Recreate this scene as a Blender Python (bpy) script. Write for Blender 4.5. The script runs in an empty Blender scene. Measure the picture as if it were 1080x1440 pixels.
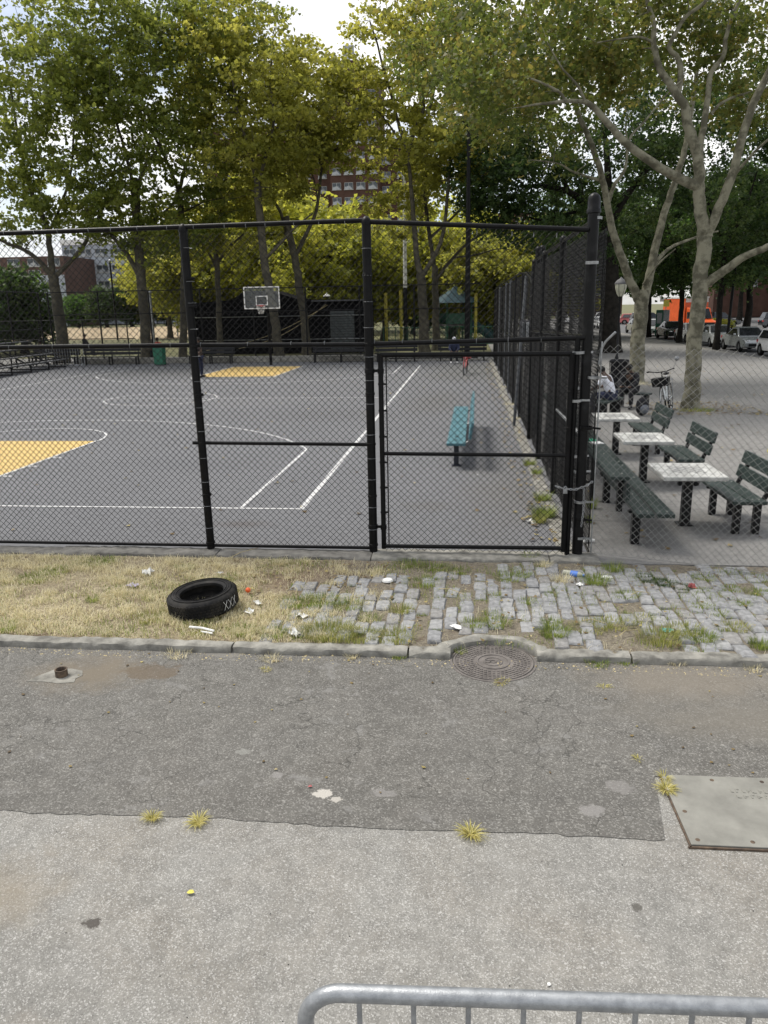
import bpy, bmesh, math, random
import numpy as np
from mathutils import Vector, Matrix, Euler
random.seed(7); rng = np.random.default_rng(7)
R = math.radians; PI = math.pi
sc = bpy.context.scene; COL = sc.collection

# ------------------------------------------------------------------ camera
CAMH = 2.85
cam_d = bpy.data.cameras.new('camera'); cam = bpy.data.objects.new('camera', cam_d); COL.objects.link(cam)
cam_d.sensor_fit = 'VERTICAL'; cam_d.sensor_height = 36; cam_d.lens = 27.0
cam_d.clip_end = 3000; cam_d.clip_start = .05
CR = Matrix.Rotation(R(6.399), 3, 'Z') @ Matrix.Rotation(R(90-14.918), 3, 'X') @ Matrix.Rotation(R(-1.06), 3, 'Z')
cam.matrix_world = Matrix.Translation((0, 0, CAMH)) @ CR.to_4x4()
sc.camera = cam
# ------------------------------------------------------------------ sky, sun, exposure
w = bpy.data.worlds.new('World'); sc.world = w; w.use_nodes = True
nt = w.node_tree; nt.nodes.clear()
def wn(t, **k):
    n = nt.nodes.new(t)
    for a, b in k.items(): setattr(n, a, b)
    return n
wo = wn('ShaderNodeOutputWorld'); bg = wn('ShaderNodeBackground'); bg.inputs[1].default_value = .088
sky = wn('ShaderNodeTexSky', sky_type='NISHITA'); sky.sun_disc = False
SUN_EL, SUN_AZ = 60, -62                     # azimuth from +Y towards +X
sky.sun_elevation = R(SUN_EL); sky.sun_rotation = R(SUN_AZ)
tc = wn('ShaderNodeTexCoord'); mp = wn('ShaderNodeMapping'); mp.inputs['Scale'].default_value = (1, 1, 2.6)
no = wn('ShaderNodeTexNoise'); no.inputs['Scale'].default_value = 2.3; no.inputs['Detail'].default_value = 8; no.inputs['Roughness'].default_value = .58
rp = wn('ShaderNodeValToRGB'); rp.color_ramp.elements[0].position = .36; rp.color_ramp.elements[1].position = .56
n2 = wn('ShaderNodeTexNoise'); n2.inputs['Scale'].default_value = 5; n2.inputs['Detail'].default_value = 6
r2 = wn('ShaderNodeValToRGB'); r2.color_ramp.elements[0].color = (7.3, 7.4, 7.7, 1); r2.color_ramp.elements[1].color = (10.8, 10.7, 10.6, 1)
r2.color_ramp.elements[0].position = .35; r2.color_ramp.elements[1].position = .62
mx = wn('ShaderNodeMix', data_type='RGBA')
nt.links.new(tc.outputs['Generated'], mp.inputs[0]); nt.links.new(mp.outputs[0], no.inputs[0]); nt.links.new(mp.outputs[0], n2.inputs[0])
nt.links.new(no.outputs[0], rp.inputs[0]); nt.links.new(n2.outputs[0], r2.inputs[0])
nt.links.new(rp.outputs[0], mx.inputs[0]); nt.links.new(sky.outputs[0], mx.inputs[6]); nt.links.new(r2.outputs[0], mx.inputs[7])
nt.links.new(mx.outputs[2], bg.inputs[0]); nt.links.new(bg.outputs[0], wo.inputs[0])
sun_d = bpy.data.lights.new('sun', 'SUN'); sun_d.energy = 2.4; sun_d.angle = R(20); sun_d.color = (1, .95, .87)
sun = bpy.data.objects.new('sun', sun_d); COL.objects.link(sun)
sv = Vector((math.sin(R(SUN_AZ))*math.cos(R(SUN_EL)), math.cos(R(SUN_AZ))*math.cos(R(SUN_EL)), math.sin(R(SUN_EL))))
sun.rotation_euler = sv.to_track_quat('Z', 'Y').to_euler(); sun.location = sv*60
sc.view_settings.view_transform = 'Standard'; sc.view_settings.look = 'None'; sc.view_settings.gamma = 1
sc.view_settings.exposure = .6; sc.view_settings.use_curve_mapping = False
sc.cycles.max_bounces = 8; sc.cycles.diffuse_bounces = 5; sc.cycles.transparent_max_bounces = 12
sc.cycles.glossy_bounces = 2; sc.cycles.transmission_bounces = 5

# ------------------------------------------------------------------ helpers
def ray(x, y): return CR @ Vector(((x-540)/1080, (720-y)/1080, -1))
def G(x, y, z=0):
    d = ray(x, y); t = (z-CAMH)/d.z; return Vector((d.x*t, d.y*t, z))
def AT(x, y, Y):
    d = ray(x, y); t = Y/d.y; return Vector((d.x*t, Y, CAMH+d.z*t))
def PX(P):
    v = CR.transposed() @ (Vector(P)-Vector((0, 0, CAMH))); return 540+1080*v.x/-v.z, 720-1080*v.y/-v.z

class MB:
    def __init__(s): s.v = []; s.f = []; s.m = []; s.mi = 0
    def add(s, vs, fs):
        b = len(s.v); s.v.extend([tuple(q) for q in vs]); s.f.extend([tuple(b+i for i in f) for f in fs]); s.m.extend([s.mi]*len(fs)); return s
    def box(s, c, d, rot=None, taper=1.0):
        vs = []
        for z in (-.5, .5):
            k = taper if z > 0 else 1
            for x, y in ((-.5, -.5), (.5, -.5), (.5, .5), (-.5, .5)): vs.append(Vector((x*d[0]*k, y*d[1]*k, z*d[2])))
        if rot is not None: vs = [rot @ q for q in vs]
        vs = [q+Vector(c) for q in vs]
        return s.add(vs, [(0, 3, 2, 1), (4, 5, 6, 7), (0, 1, 5, 4), (1, 2, 6, 5), (2, 3, 7, 6), (3, 0, 4, 7)])
    def bar(s, a, b, w, h, up=(0, 0, 1)):
        a = Vector(a); b = Vector(b); d = (b-a); L = d.length; d.normalize(); u = Vector(up)
        x = d.cross(u); x.normalize(); u = x.cross(d)
        rot = Matrix((x, d, u)).transposed()
        return s.box((a+b)/2, (w, L, h), rot)
    def tube(s, pts, rad, n=8, cap=True, closed=False):
        pts = [Vector(p) for p in pts]; m = len(pts)
        if not hasattr(rad, '__len__'): rad = [rad]*m
        vs = []; prev = None
        for i in range(m):
            if closed: t = pts[(i+1) % m]-pts[i-1]
            else: t = pts[min(i+1, m-1)]-pts[max(i-1, 0)]
            if t.length < 1e-9: t = Vector((0, 0, 1))
            t.normalize()
            if prev is None:
                a = Vector((0, 0, 1)) if abs(t.z) < .9 else Vector((1, 0, 0))
                u = t.cross(a); u.normalize()
            else:
                u = prev-t*prev.dot(t)
                if u.length < 1e-6: u = t.orthogonal()
                u.normalize()
            prev = u; v = t.cross(u)
            for k in range(n):
                q = 2*PI*k/n; vs.append(pts[i]+(u*math.cos(q)+v*math.sin(q))*rad[i])
        fs = []
        for i in range(m if closed else m-1):
            j = (i+1) % m
            for k in range(n):
                l = (k+1) % n; fs.append((i*n+k, i*n+l, j*n+l, j*n+k))
        if cap and not closed: fs.append(tuple(range(n-1, -1, -1))); fs.append(tuple((m-1)*n+k for k in range(n)))
        return s.add(vs, fs)
    def lathe(s, prof, n=24, c=(0, 0, 0), closed=False):
        vs = [(c[0]+r*math.cos(2*PI*k/n), c[1]+r*math.sin(2*PI*k/n), c[2]+z) for r, z in prof for k in range(n)]
        m = len(prof); fs = []
        for i in range(m if closed else m-1):
            j = (i+1) % m
            for k in range(n): l = (k+1) % n; fs.append((i*n+k, i*n+l, j*n+l, j*n+k))
        return s.add(vs, fs)
    def prism(s, outline, a, b, axis='x'):
        n = len(outline)
        def P(t, p): return (t, p[0], p[1]) if axis == 'x' else ((p[0], t, p[1]) if axis == 'y' else (p[0], p[1], t))
        vs = [P(a, p) for p in outline]+[P(b, p) for p in outline]
        fs = [tuple(range(n)), tuple(range(2*n-1, n-1, -1))]+[(i, i+n, (i+1) % n+n, (i+1) % n) for i in range(n)]
        return s.add(vs, fs)
    def ball(s, c, r, n=10, sc3=(1, 1, 1)):
        prof = [(max(1e-4, math.sin(PI*i/6))*r, -math.cos(PI*i/6)*r) for i in range(7)]
        b = len(s.v); s.lathe(prof, n)
        for i in range(b, len(s.v)):
            q = s.v[i]; s.v[i] = (q[0]*sc3[0]+c[0], q[1]*sc3[1]+c[1], q[2]*sc3[2]+c[2])
        return s
    def mesh(s, name, mats, smooth=False):
        me = bpy.data.meshes.new(name); me.from_pydata(s.v, [], s.f)
        for m in (mats if isinstance(mats, (list, tuple)) else [mats]): me.materials.append(m)
        if any(s.m): me.polygons.foreach_set('material_index', s.m)
        bm = bmesh.new(); bm.from_mesh(me); bmesh.ops.recalc_face_normals(bm, faces=bm.faces); bm.to_mesh(me); bm.free()
        if smooth:
            me.polygons.foreach_set('use_smooth', [True]*len(me.polygons))
            try: me.set_sharp_from_angle(angle=R(40))
            except Exception: pass
        return me
    def build(s, name, mats, parent=None, smooth=False, bevel=0):
        o = bpy.data.objects.new(name, s.mesh(name, mats, smooth)); COL.objects.link(o)
        if parent: o.parent = parent
        if bevel:
            b = o.modifiers.new('bevel', 'BEVEL'); b.width = bevel; b.segments = 2; b.limit_method = 'ANGLE'
        return o
def obj(name, me, parent=None):
    o = bpy.data.objects.new(name, me); COL.objects.link(o)
    if parent: o.parent = parent
    return o
def tag(o, label=None, cat=None, group=None, kind=None):
    if label: o['label'] = label
    if cat: o['category'] = cat
    if group: o['group'] = group
    if kind: o['kind'] = kind
    return o
def empty(name, loc=(0, 0, 0), rz=0, label=None, cat=None, group=None, kind=None):
    o = bpy.data.objects.new(name, None); o.empty_display_size = .2; COL.objects.link(o)
    o.location = loc; o.rotation_euler = (0, 0, rz); return tag(o, label, cat, group, kind)
def dup(root, loc, rz=None, label=None, scale=None, rot=None):
    r = root.copy(); COL.objects.link(r); r.location = loc
    if rz is not None: r.rotation_euler = (0, 0, rz)
    if rot is not None: r.rotation_euler = rot
    if scale is not None: r.scale = scale if hasattr(scale, '__len__') else (scale,)*3
    if label: r['label'] = label
    for ch in list(root.children):
        c = ch.copy(); COL.objects.link(c); c.parent = r
        for g in list(ch.children):
            d = g.copy(); COL.objects.link(d); d.parent = c
    return r
def raw_mesh(name, V, F, mat, tint=None):
    """numpy mesh, F is (n,k) array; tint one float per face"""
    me = bpy.data.meshes.new(name); n, k = F.shape
    me.vertices.add(len(V)); me.vertices.foreach_set('co', V.astype(np.float32).ravel())
    me.loops.add(n*k); me.loops.foreach_set('vertex_index', F.astype(np.int32).ravel())
    me.polygons.add(n); me.polygons.foreach_set('loop_start', np.arange(0, n*k, k, dtype=np.int32))
    try: me.polygons.foreach_set('loop_total', np.full(n, k, dtype=np.int32))
    except Exception: pass
    if tint is not None:
        a = me.attributes.new('tint', 'FLOAT', 'FACE'); a.data.foreach_set('value', tint.astype(np.float32))
    me.materials.append(mat); me.update(); return me

# ------------------------------------------------------------------ materials
def newmat(name):
    m = bpy.data.materials.new(name); m.use_nodes = True; t = m.node_tree
    return m, t, t.nodes['Principled BSDF']
def N(t, ty, ins=None, **k):
    n = t.nodes.new(ty)
    for a, b in k.items(): setattr(n, a, b)
    for a, b in (ins or {}).items():
        if hasattr(b, 'is_output') or isinstance(b, bpy.types.NodeSocket): t.links.new(b, n.inputs[a])
        else: n.inputs[a].default_value = b
    return n
def c4(c): return (c[0], c[1], c[2], 1)
def mixc(t, f, a, b, bt='MIX'):
    n = t.nodes.new('ShaderNodeMix'); n.data_type = 'RGBA'; n.blend_type = bt
    for i, v in ((0, f), (6, a), (7, b)):
        if isinstance(v, bpy.types.NodeSocket): t.links.new(v, n.inputs[i])
        else: n.inputs[i].default_value = v if i == 0 else c4(v)
    return n.outputs[2]
def ramp(t, f, p0, p1, a=(0, 0, 0), b=(1, 1, 1)):
    n = N(t, 'ShaderNodeValToRGB', {0: f}); e = n.color_ramp.elements
    e[0].position = p0; e[1].position = p1; e[0].color = c4(a); e[1].color = c4(b); return n.outputs[0]
def lin(t, v, a, b, x=0., y=1.):
    return N(t, 'ShaderNodeMapRange', {0: v, 1: a, 2: b, 3: x, 4: y}).outputs[0]
def noise(t, co, s, det=4, ro=.55, dist=0):
    return N(t, 'ShaderNodeTexNoise', {'Vector': co, 'Scale': s, 'Detail': det, 'Roughness': ro, 'Distortion': dist}).outputs[0]
def OC(t): return t.nodes.new('ShaderNodeTexCoord').outputs['Object']
def bump(t, b, h, st=.3, d=.01):
    n = N(t, 'ShaderNodeBump', {'Height': h, 'Strength': st, 'Distance': d}); t.links.new(n.outputs[0], b.inputs['Normal'])
def mat(name, col, rough=.7, metal=0, col2=None, s=6, var=.28, bs=None, bst=.2, spec=None, coat=0, lo=.35, hi=.68):
    m, t, b = newmat(name); co = OC(t)
    a = tuple(x*(1-var) for x in col) if col2 is None else col
    d = tuple(min(1, x*(1+var)) for x in col) if col2 is None else col2
    f = ramp(t, noise(t, co, s, 6, .6), lo, hi)
    t.links.new(mixc(t, f, a, d), b.inputs['Base Color'])
    t.links.new(N(t, 'ShaderNodeMapRange', {0: noise(t, co, s*2.3, 4), 3: max(.05, rough-.14), 4: min(1, rough+.14)}).outputs[0], b.inputs['Roughness'])
    b.inputs['Metallic'].default_value = metal
    if spec is not None: b.inputs['Specular IOR Level'].default_value = spec
    if coat: b.inputs['Coat Weight'].default_value = coat
    bump(t, b, noise(t, co, bs or s*9, 3), bst, .004)
    return m
def leafmat(name, c_lo, c_mid, c_hi, trans=.45):
    m, t, b = newmat(name); at = N(t, 'ShaderNodeAttribute', attribute_name='tint')
    n = N(t, 'ShaderNodeValToRGB', {0: at.outputs['Fac']}); e = n.color_ramp.elements
    e[0].color = c4(c_lo); e[1].color = c4(c_hi); x = n.color_ramp.elements.new(.5); x.color = c4(c_mid)
    t.links.new(n.outputs[0], b.inputs['Base Color']); b.inputs['Roughness'].default_value = .55
    b.inputs['Specular IOR Level'].default_value = .3
    tr = N(t, 'ShaderNodeBsdfTranslucent'); 
    hs = N(t, 'ShaderNodeHueSaturation', {'Color': n.outputs[0], 'Hue': .49, 'Saturation': 1.05, 'Value': 2.15})
    t.links.new(hs.outputs[0], tr.inputs[0])
    ms = N(t, 'ShaderNodeMixShader', {0: trans}); t.links.new(b.outputs[0], ms.inputs[1]); t.links.new(tr.outputs[0], ms.inputs[2])
    t.links.new(ms.outputs[0], t.nodes['Material Output'].inputs[0]); return m
def asphalt(name, base, speck, s_ag=150, speck_amt=.35, blot=None, crack=.0, spots=(), bst=.5, large=.25, tone=None, dust=None):
    m, t, b = newmat(name); co = OC(t)
    c = mixc(t, ramp(t, noise(t, co, .55, 5, .6), .3, .72), tuple(x*(1-large) for x in base), tuple(x*(1+large) for x in base))
    if tone: c = mixc(t, N(t, 'ShaderNodeMath', {0: ramp(t, noise(t, co, .9, 4, .6, .4), .45, .68), 1: .6}, operation='MULTIPLY').outputs[0], c, tone)
    vo = N(t, 'ShaderNodeTexVoronoi', {'Vector': co, 'Scale': s_ag, 'Randomness': 1})
    sep = N(t, 'ShaderNodeSeparateColor', {0: vo.outputs['Color']})
    c = mixc(t, N(t, 'ShaderNodeMath', {0: ramp(t, sep.outputs[0], .62, .95), 1: speck_amt}, operation='MULTIPLY').outputs[0], c, speck)
    c = mixc(t, N(t, 'ShaderNodeMath', {0: ramp(t, sep.outputs[1], .6, 1.), 1: speck_amt}, operation='MULTIPLY').outputs[0], c, tuple(x*.35 for x in base))
    v2 = N(t, 'ShaderNodeTexVoronoi', {'Vector': co, 'Scale': s_ag*.22, 'Randomness': 1})
    s2 = N(t, 'ShaderNodeSeparateColor', {0: v2.outputs['Color']})
    big = N(t, 'ShaderNodeMath', {0: ramp(t, s2.outputs[0], .93, .96), 1: ramp(t, v2.outputs['Distance'], .16, .3, (1, 1, 1), (0, 0, 0))}, operation='MULTIPLY').outputs[0]
    c = mixc(t, N(t, 'ShaderNodeMath', {0: big, 1: min(1, speck_amt*1.3)}, operation='MULTIPLY').outputs[0], c, speck)
    c = mixc(t, 1., c, (.5, .5, .5), 'MULTIPLY') if False else c
    v3 = N(t, 'ShaderNodeTexVoronoi', {'Vector': co, 'Scale': 3.4, 'Randomness': 1}); s3 = N(t, 'ShaderNodeSeparateColor', {0: v3.outputs['Color']})
    gd = N(t, 'ShaderNodeMath', {0: v3.outputs['Distance'], 1: N(t, 'ShaderNodeMath', {0: noise(t, co, 22, 5, .7), 1: .10}, operation='MULTIPLY').outputs[0]}, operation='ADD').outputs[0]
    gum = N(t, 'ShaderNodeMath', {0: lin(t, gd, .075, .10, 1., 0.), 1: lin(t, s3.outputs[1], .35, .5, 0., .5)}, operation='MULTIPLY').outputs[0]
    c = mixc(t, gum, c, tuple(x*.35 for x in base))
    c = mixc(t, N(t, 'ShaderNodeMath', {0: ramp(t, noise(t, co, 2.3, 9, .78, .5), .50, .72), 1: .38}, operation='MULTIPLY').outputs[0], c, tuple(x*.62 for x in base))
    mid = noise(t, co, 9, 6, .65); c = mixc(t, .45, c, mixc(t, ramp(t, mid, .3, .7), tuple(x*.6 for x in base), tuple(x*1.35 for x in base)))
    if blot:
        f = N(t, 'ShaderNodeMath', {0: ramp(t, noise(t, co, 4.2, 7, .7, .3), .58, .66), 1: .6}, operation='MULTIPLY').outputs[0]
        c = mixc(t, f, c, blot)
    h = vo.outputs['Distance']
    if crack:
        wv = N(t, 'ShaderNodeVectorMath', {0: co}, operation='ADD')
        nz = N(t, 'ShaderNodeTexNoise', {'Vector': co, 'Scale': 3, 'Detail': 6}); sc_ = N(t, 'ShaderNodeVectorMath', {0: nz.outputs['Color']}, operation='SCALE'); sc_.inputs['Scale'].default_value = .55
        t.links.new(sc_.outputs[0], wv.inputs[1])
        cv = N(t, 'ShaderNodeTexVoronoi', {'Vector': wv.outputs[0], 'Scale': 2.1}, feature='DISTANCE_TO_EDGE')
        line = ramp(t, cv.outputs['Distance'], .0, .014, (1, 1, 1), (0, 0, 0))
        gate = ramp(t, noise(t, co, 1.1, 5), .42, .56)
        cf = N(t, 'ShaderNodeMath', {0: line, 1: gate}, operation='MULTIPLY').outputs[0]
        cf = N(t, 'ShaderNodeMath', {0: cf, 1: crack}, operation='MULTIPLY').outputs[0]
        c = mixc(t, cf, c, (.02, .02, .018))
    sx = N(t, 'ShaderNodeSeparateXYZ', {0: co})
    for (x, y, rx, ry, colr, am) in spots:
        mpn = N(t, 'ShaderNodeMapping', {'Vector': co}); mpn.vector_type = 'POINT'
        mpn.inputs['Location'].default_value = (-x/rx, -y/ry, 0); mpn.inputs['Scale'].default_value = (1/rx, 1/ry, 0)
        ln = N(t, 'ShaderNodeVectorMath', {0: mpn.outputs[0]}, operation='LENGTH').outputs['Value']
        ad = N(t, 'ShaderNodeMath', {0: ln, 1: N(t, 'ShaderNodeMath', {0: N(t, 'ShaderNodeTexNoise', {'Vector': co, 'Scale': 4.5/max(rx, ry)*.35, 'Detail': 9, 'Roughness': .72}).outputs[0], 1: 2.2}, operation='MULTIPLY').outputs[0]}, operation='ADD').outputs[0]
        f = N(t, 'ShaderNodeMath', {0: lin(t, ad, 1.45 if max(rx, ry) > .3 else 1.8, 2.3 if max(rx, ry) > .3 else 1.98, 1., 0.), 1: am}, operation='MULTIPLY').outputs[0]
        c = mixc(t, f, c, colr)
    t.links.new(c, b.inputs['Base Color']); b.inputs['Roughness'].default_value = .9; b.inputs['Specular IOR Level'].default_value = .25
    bump(t, b, h, bst, .004)
    return m

M = {}
M['black'] = mat('black_vinyl', (.005, .005, .0055), .42, s=9, var=.5, bs=120, bst=.15, spec=.16)
M['wire'] = mat('black_vinyl_wire', (.007, .007, .0075), .5, s=9, var=.4, spec=.15)
M['bigpost'] = mat('worn_black_post', (.005, .005, .0055), .42, col2=(.022, .022, .023), s=7, bs=30, bst=.4, lo=.52, hi=.75, spec=.2)
M['galv_d'] = mat('dull_galvanised', (.09, .095, .10), .6, .3, s=10, var=.3)
M['galv'] = mat('galvanised', (.34, .35, .36), .45, .8, s=14, var=.3)
M['wireg'] = mat('galvanised_wire', (.27, .27, .26), .6, .3, s=10, var=.25)
M['barrier'] = mat('barrier_steel', (.25, .262, .275), .45, .55, col2=(.38, .395, .41), s=30, bs=220, bst=.25)
M['green'] = mat('green_bench_paint', (.018, .030, .027), .5, col2=(.05, .068, .062), s=5, bs=60, bst=.25, lo=.42, hi=.8, spec=.35)
M['teal'] = mat('teal_bench_paint', (.045, .135, .165), .55, col2=(.105, .225, .255), s=7, bs=60, bst=.25, lo=.4, hi=.75)
M['navy'] = mat('dark_leg', (.015, .018, .03), .5)
M['table'] = mat('terrazzo', (.33, .33, .31), .65, col2=(.60, .60, .57), s=7, bs=90)
M['concrete'] = mat('kerb_concrete', (.14, .135, .12), .95, col2=(.33, .32, .285), s=7, bs=55, bst=.9, spec=.2)
M['concrete_d'] = mat('kerb_concrete_dark', (.11, .105, .095), .95, col2=(.24, .23, .205), s=7, bs=70, bst=.6)
M['rubber'] = mat('tyre_rubber', (.009, .009, .0095), .7, col2=(.05, .046, .04), s=6, bs=60, bst=.3, lo=.45, hi=.8, spec=.2)
M['white'] = mat('white_paint', (.75, .75, .73), .6, var=.1)
M['paper'] = mat('white_litter', (.72, .72, .70), .8, var=.15, s=30)
M['stone'] = mat('granite_sett', (.165, .166, .168), .9, col2=(.315, .318, .322), s=16, bs=60, bst=.6)
M['stone2'] = mat('granite_sett_pale', (.205, .206, .205), .9, col2=(.355, .356, .355), s=16, bs=60, bst=.6)
M['stone3'] = mat('granite_sett_warm', (.165, .16, .155), .9, col2=(.29, .285, .275), s=16, bs=60, bst=.6)
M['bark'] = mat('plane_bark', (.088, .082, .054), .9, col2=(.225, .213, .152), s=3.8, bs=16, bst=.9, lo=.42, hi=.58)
M['bark_d'] = mat('plane_bark_darker', (.045, .040, .027), .9, col2=(.11, .098, .065), s=3, bs=14, bst=.5, lo=.4, hi=.65)  # darker olive-brown bark colour for the plane trees behind the court
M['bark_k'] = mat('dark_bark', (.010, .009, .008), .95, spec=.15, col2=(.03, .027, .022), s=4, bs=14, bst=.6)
M['iron'] = mat('cast_iron', (.105, .094, .086), .85, .1, col2=(.19, .172, .158), s=9, bs=80, bst=.4)
M['plate'] = mat('steel_plate', (.18, .176, .155), .75, .1, col2=(.28, .275, .243), s=4, bs=50, bst=.4)
M['rust'] = mat('rusty_steel', (.06, .045, .035), .85, .2, col2=(.17, .12, .08), s=20)
M['black_paint'] = mat('black_gloss', (.007, .007, .008), .4, s=5, var=.3, spec=.25)
M['shed'] = mat('black_shed_wall', (.005, .005, .006), .9, s=2, var=.4, spec=.08)
M['shed_r'] = mat('grey_roof', (.10, .10, .105), .7, s=3, var=.3)
M['shutter'] = mat('grey_shutter', (.07, .08, .08), .6, .2, s=6)
M['glass'] = mat('dark_glass', (.02, .022, .025), .08, s=3, var=.3, bst=0, spec=.8)
M['orange'] = mat('orange_paint', (.80, .13, .03), .4, s=3, var=.12)
M['red'] = mat('red_paint', (.45, .05, .05), .45, s=6, var=.2)
M['redrust'] = mat('faded_red', (.38, .10, .10), .6, s=12, var=.3)
M['silver'] = mat('silver_paint', (.36, .38, .38), .3, .4, s=4, var=.08, coat=.5)
M['silver2'] = mat('pale_silver_paint', (.52, .54, .54), .3, .3, s=4, var=.08, coat=.5)
M['whitecar'] = mat('white_car_paint', (.72, .72, .72), .3, s=4, var=.06, coat=.5)
M['darkcar'] = mat('dark_car_paint', (.02, .023, .026), .25, .2, s=4, var=.2, coat=.6)
M['chrome'] = mat('chrome', (.6, .6, .6), .2, 1, s=4, var=.1)
M['lampglass'] = mat('frosted_lamp_glass', (.42, .42, .33), .4, s=8, var=.2)
M['skin'] = mat('brown_skin', (.09, .05, .032), .6, s=10, var=.15)
M['hair'] = mat('black_hair', (.01, .009, .008), .9, s=30, var=.4)
M['cloth_w'] = mat('white_cotton', (.74, .75, .80), .9, s=8, var=.1, bs=25, bst=.6)
M['cloth_k'] = mat('black_cotton', (.014, .014, .017), .95, s=8, var=.3)
M['cloth_n'] = mat('navy_denim', (.018, .024, .055), .95, s=8, var=.3)
M['cloth_b'] = mat('brown_cotton', (.06, .045, .045), .95, s=8, var=.3)
M['cloth_r'] = mat('red_cotton', (.42, .05, .035), .95, s=8, var=.2)
M['cloth_g'] = mat('grey_cotton', (.13, .14, .16), .95, s=8, var=.2)
M['trash'] = mat('green_plastic', (.02, .13, .075), .5, s=8, var=.2)
M['yellow'] = mat('yellow_paint', (.42, .36, .05), .5, s=4, var=.2)
M['pgreen'] = mat('playground_green', (.015, .085, .05), .5, s=4, var=.3)
M['pblue'] = mat('playground_blue', (.022, .06, .08), .7, s=4, var=.3)
M['purple'] = mat('violet_wrapper', (.36, .33, .5), .6, s=30, var=.2)
M['cyan'] = mat('turquoise_wrapper', (.10, .42, .42), .5, s=30, var=.2)
M['blue'] = mat('blue_plastic', (.08, .2, .6), .4, s=20, var=.2)
M['emerald'] = mat('green_carton', (.05, .45, .25), .5, s=20, var=.2)
M['grit'] = mat('grit', (.30, .29, .27), .9, s=40, var=.3)
M['gold'] = mat('yellow_leaf', (.62, .55, .09), .6, s=30, var=.15)
M['straw'] = mat('straw', (.42, .35, .19), .9, s=20, var=.3)
# dirt with straw colour
def dirtmat():
    m, t, b = newmat('verge_dirt'); co = OC(t)
    c = mixc(t, ramp(t, noise(t, co, 1.4, 6, .65), .35, .65), (.28, .225, .145), (.48, .41, .27))
    c = mixc(t, ramp(t, noise(t, co, 38, 5, .7), .45, .62), c, (.15, .115, .075))
    c = mixc(t, ramp(t, noise(t, co, 90, 3, .7), .6, .7), c, (.60, .54, .38))
    mpn = N(t, 'ShaderNodeMapping', {'Vector': co}); mpn.inputs['Location'].default_value = (1.55/.9, -7.85/.55, 0); mpn.inputs['Scale'].default_value = (1/.9, 1/.55, 0)
    ad = N(t, 'ShaderNodeMath', {0: N(t, 'ShaderNodeVectorMath', {0: mpn.outputs[0]}, operation='LENGTH').outputs['Value'], 1: noise(t, co, 5, 8, .7)}, operation='ADD').outputs[0]
    c = mixc(t, lin(t, ad, 1.1, 1.7, .75, 0.), c, mixc(t, ramp(t, noise(t, co, 60, 6, .8), .4, .62), (.10, .065, .042), (.30, .215, .14)))
    xs_ = N(t, 'ShaderNodeSeparateXYZ', {0: co}); xf = N(t, 'ShaderNodeMath', {0: xs_.outputs[0], 1: noise(t, co, 2.5, 6, .7)}, operation='ADD').outputs[0]
    c = mixc(t, lin(t, xf, -1.5, -.6, 0., .72), c, mixc(t, ramp(t, noise(t, co, 30, 6, .75), .4, .62), (.10, .088, .07), (.25, .225, .18)))
    c = mixc(t, ramp(t, noise(t, co, 3.2, 8, .75), .56, .66), c, (.15, .11, .075))
    t.links.new(c, b.inputs['Base Color']); b.inputs['Roughness'].default_value = .95
    bump(t, b, noise(t, co, 45, 6, .7), 1., .03); return m
M['dirt'] = dirtmat()
M['road'] = asphalt('road_aggregate', (.232, .226, .208), (.58, .57, .545), 165, .8, crack=0, tone=(.215, .18, .135), large=.17,
    spots=[(-1.82, 2.96, .055, .045, (.07, .062, .055), .9), (.68, 2.7, .05, .03, (.075, .07, .06), .85), (.86, 3.3, .035, .03, (.08, .075, .065), .8), (-1.0, 2.3, .12, .09, (.36, .35, .32), .25),
           (-.77, 2.25, .024, .02, (.09, .08, .07), .8), (-1.95, 2.1, .5, .3, (.24, .2, .16), .6), (-2.6, 3.1, .5, .3, (.25, .21, .15), .5), (.05, 2.45, .02, .02, (.07, .065, .06), .8)])
M['patch'] = asphalt('old_dark_asphalt', (.128, .123, .112), (.44, .43, .40), 120, .66, blot=(.215, .21, .20), crack=.62, large=.22, tone=(.13, .12, .105),
    spots=[(-3.1, 5.55, .5, .33, (.17, .145, .11), .85), (-2.6, 5.62, .3, .17, (.12, .09, .06), .6), (-.87, 4.08, .075, .05, (.42, .40, .36), 1), (-.78, 4.03, .05, .03, (.40, .38, .34), .9),
           (1.7, 5.75, .8, .35, (.20, .175, .14), .6), (2.0, 5.2, .9, .3, (.17, .155, .13), .6), (-2.1, 6.0, .25, .1, (.2, .19, .17), .6), (-1.2, 4.25, .05, .04, (.24, .23, .22), .7), (-.5, 4.12, .09, .05, (.23, .22, .21), .6),
           (.75, 4.05, .09, .07, (.24, .23, .22), .7), (.95, 4.3, .12, .08, (.22, .21, .2), .6), (-1.5, 4.5, .06, .05, (.24, .24, .22), .6)])
M['court'] = asphalt('court_asphalt', (.150, .152, .160), (.25, .25, .25), 90, .25, crack=0, large=.07, bst=.25,
    spots=[(-3.1, 9.9, .45, .2, (.11, .10, .098), .7), (-5.2, 14, 1.5, .9, (.13, .132, .14), .6), (-4.1, 21, 2.5, 1.3, (.125, .125, .13), .6), (-8, 24, 3, 2, (.17, .17, .175), .5), (-1, 24, .9, 3, (.125, .122, .118), .6), (-.6, 11, .5, .3, (.12, .115, .11), .5), (.6, 12, .8, 2.6, (.135, .13, .12), .5), (-14, 36, 7, 4, (.12, .12, .12), .5), (.3, 36, 2.2, 6, (.11, .11, .10), .5)])
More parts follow.
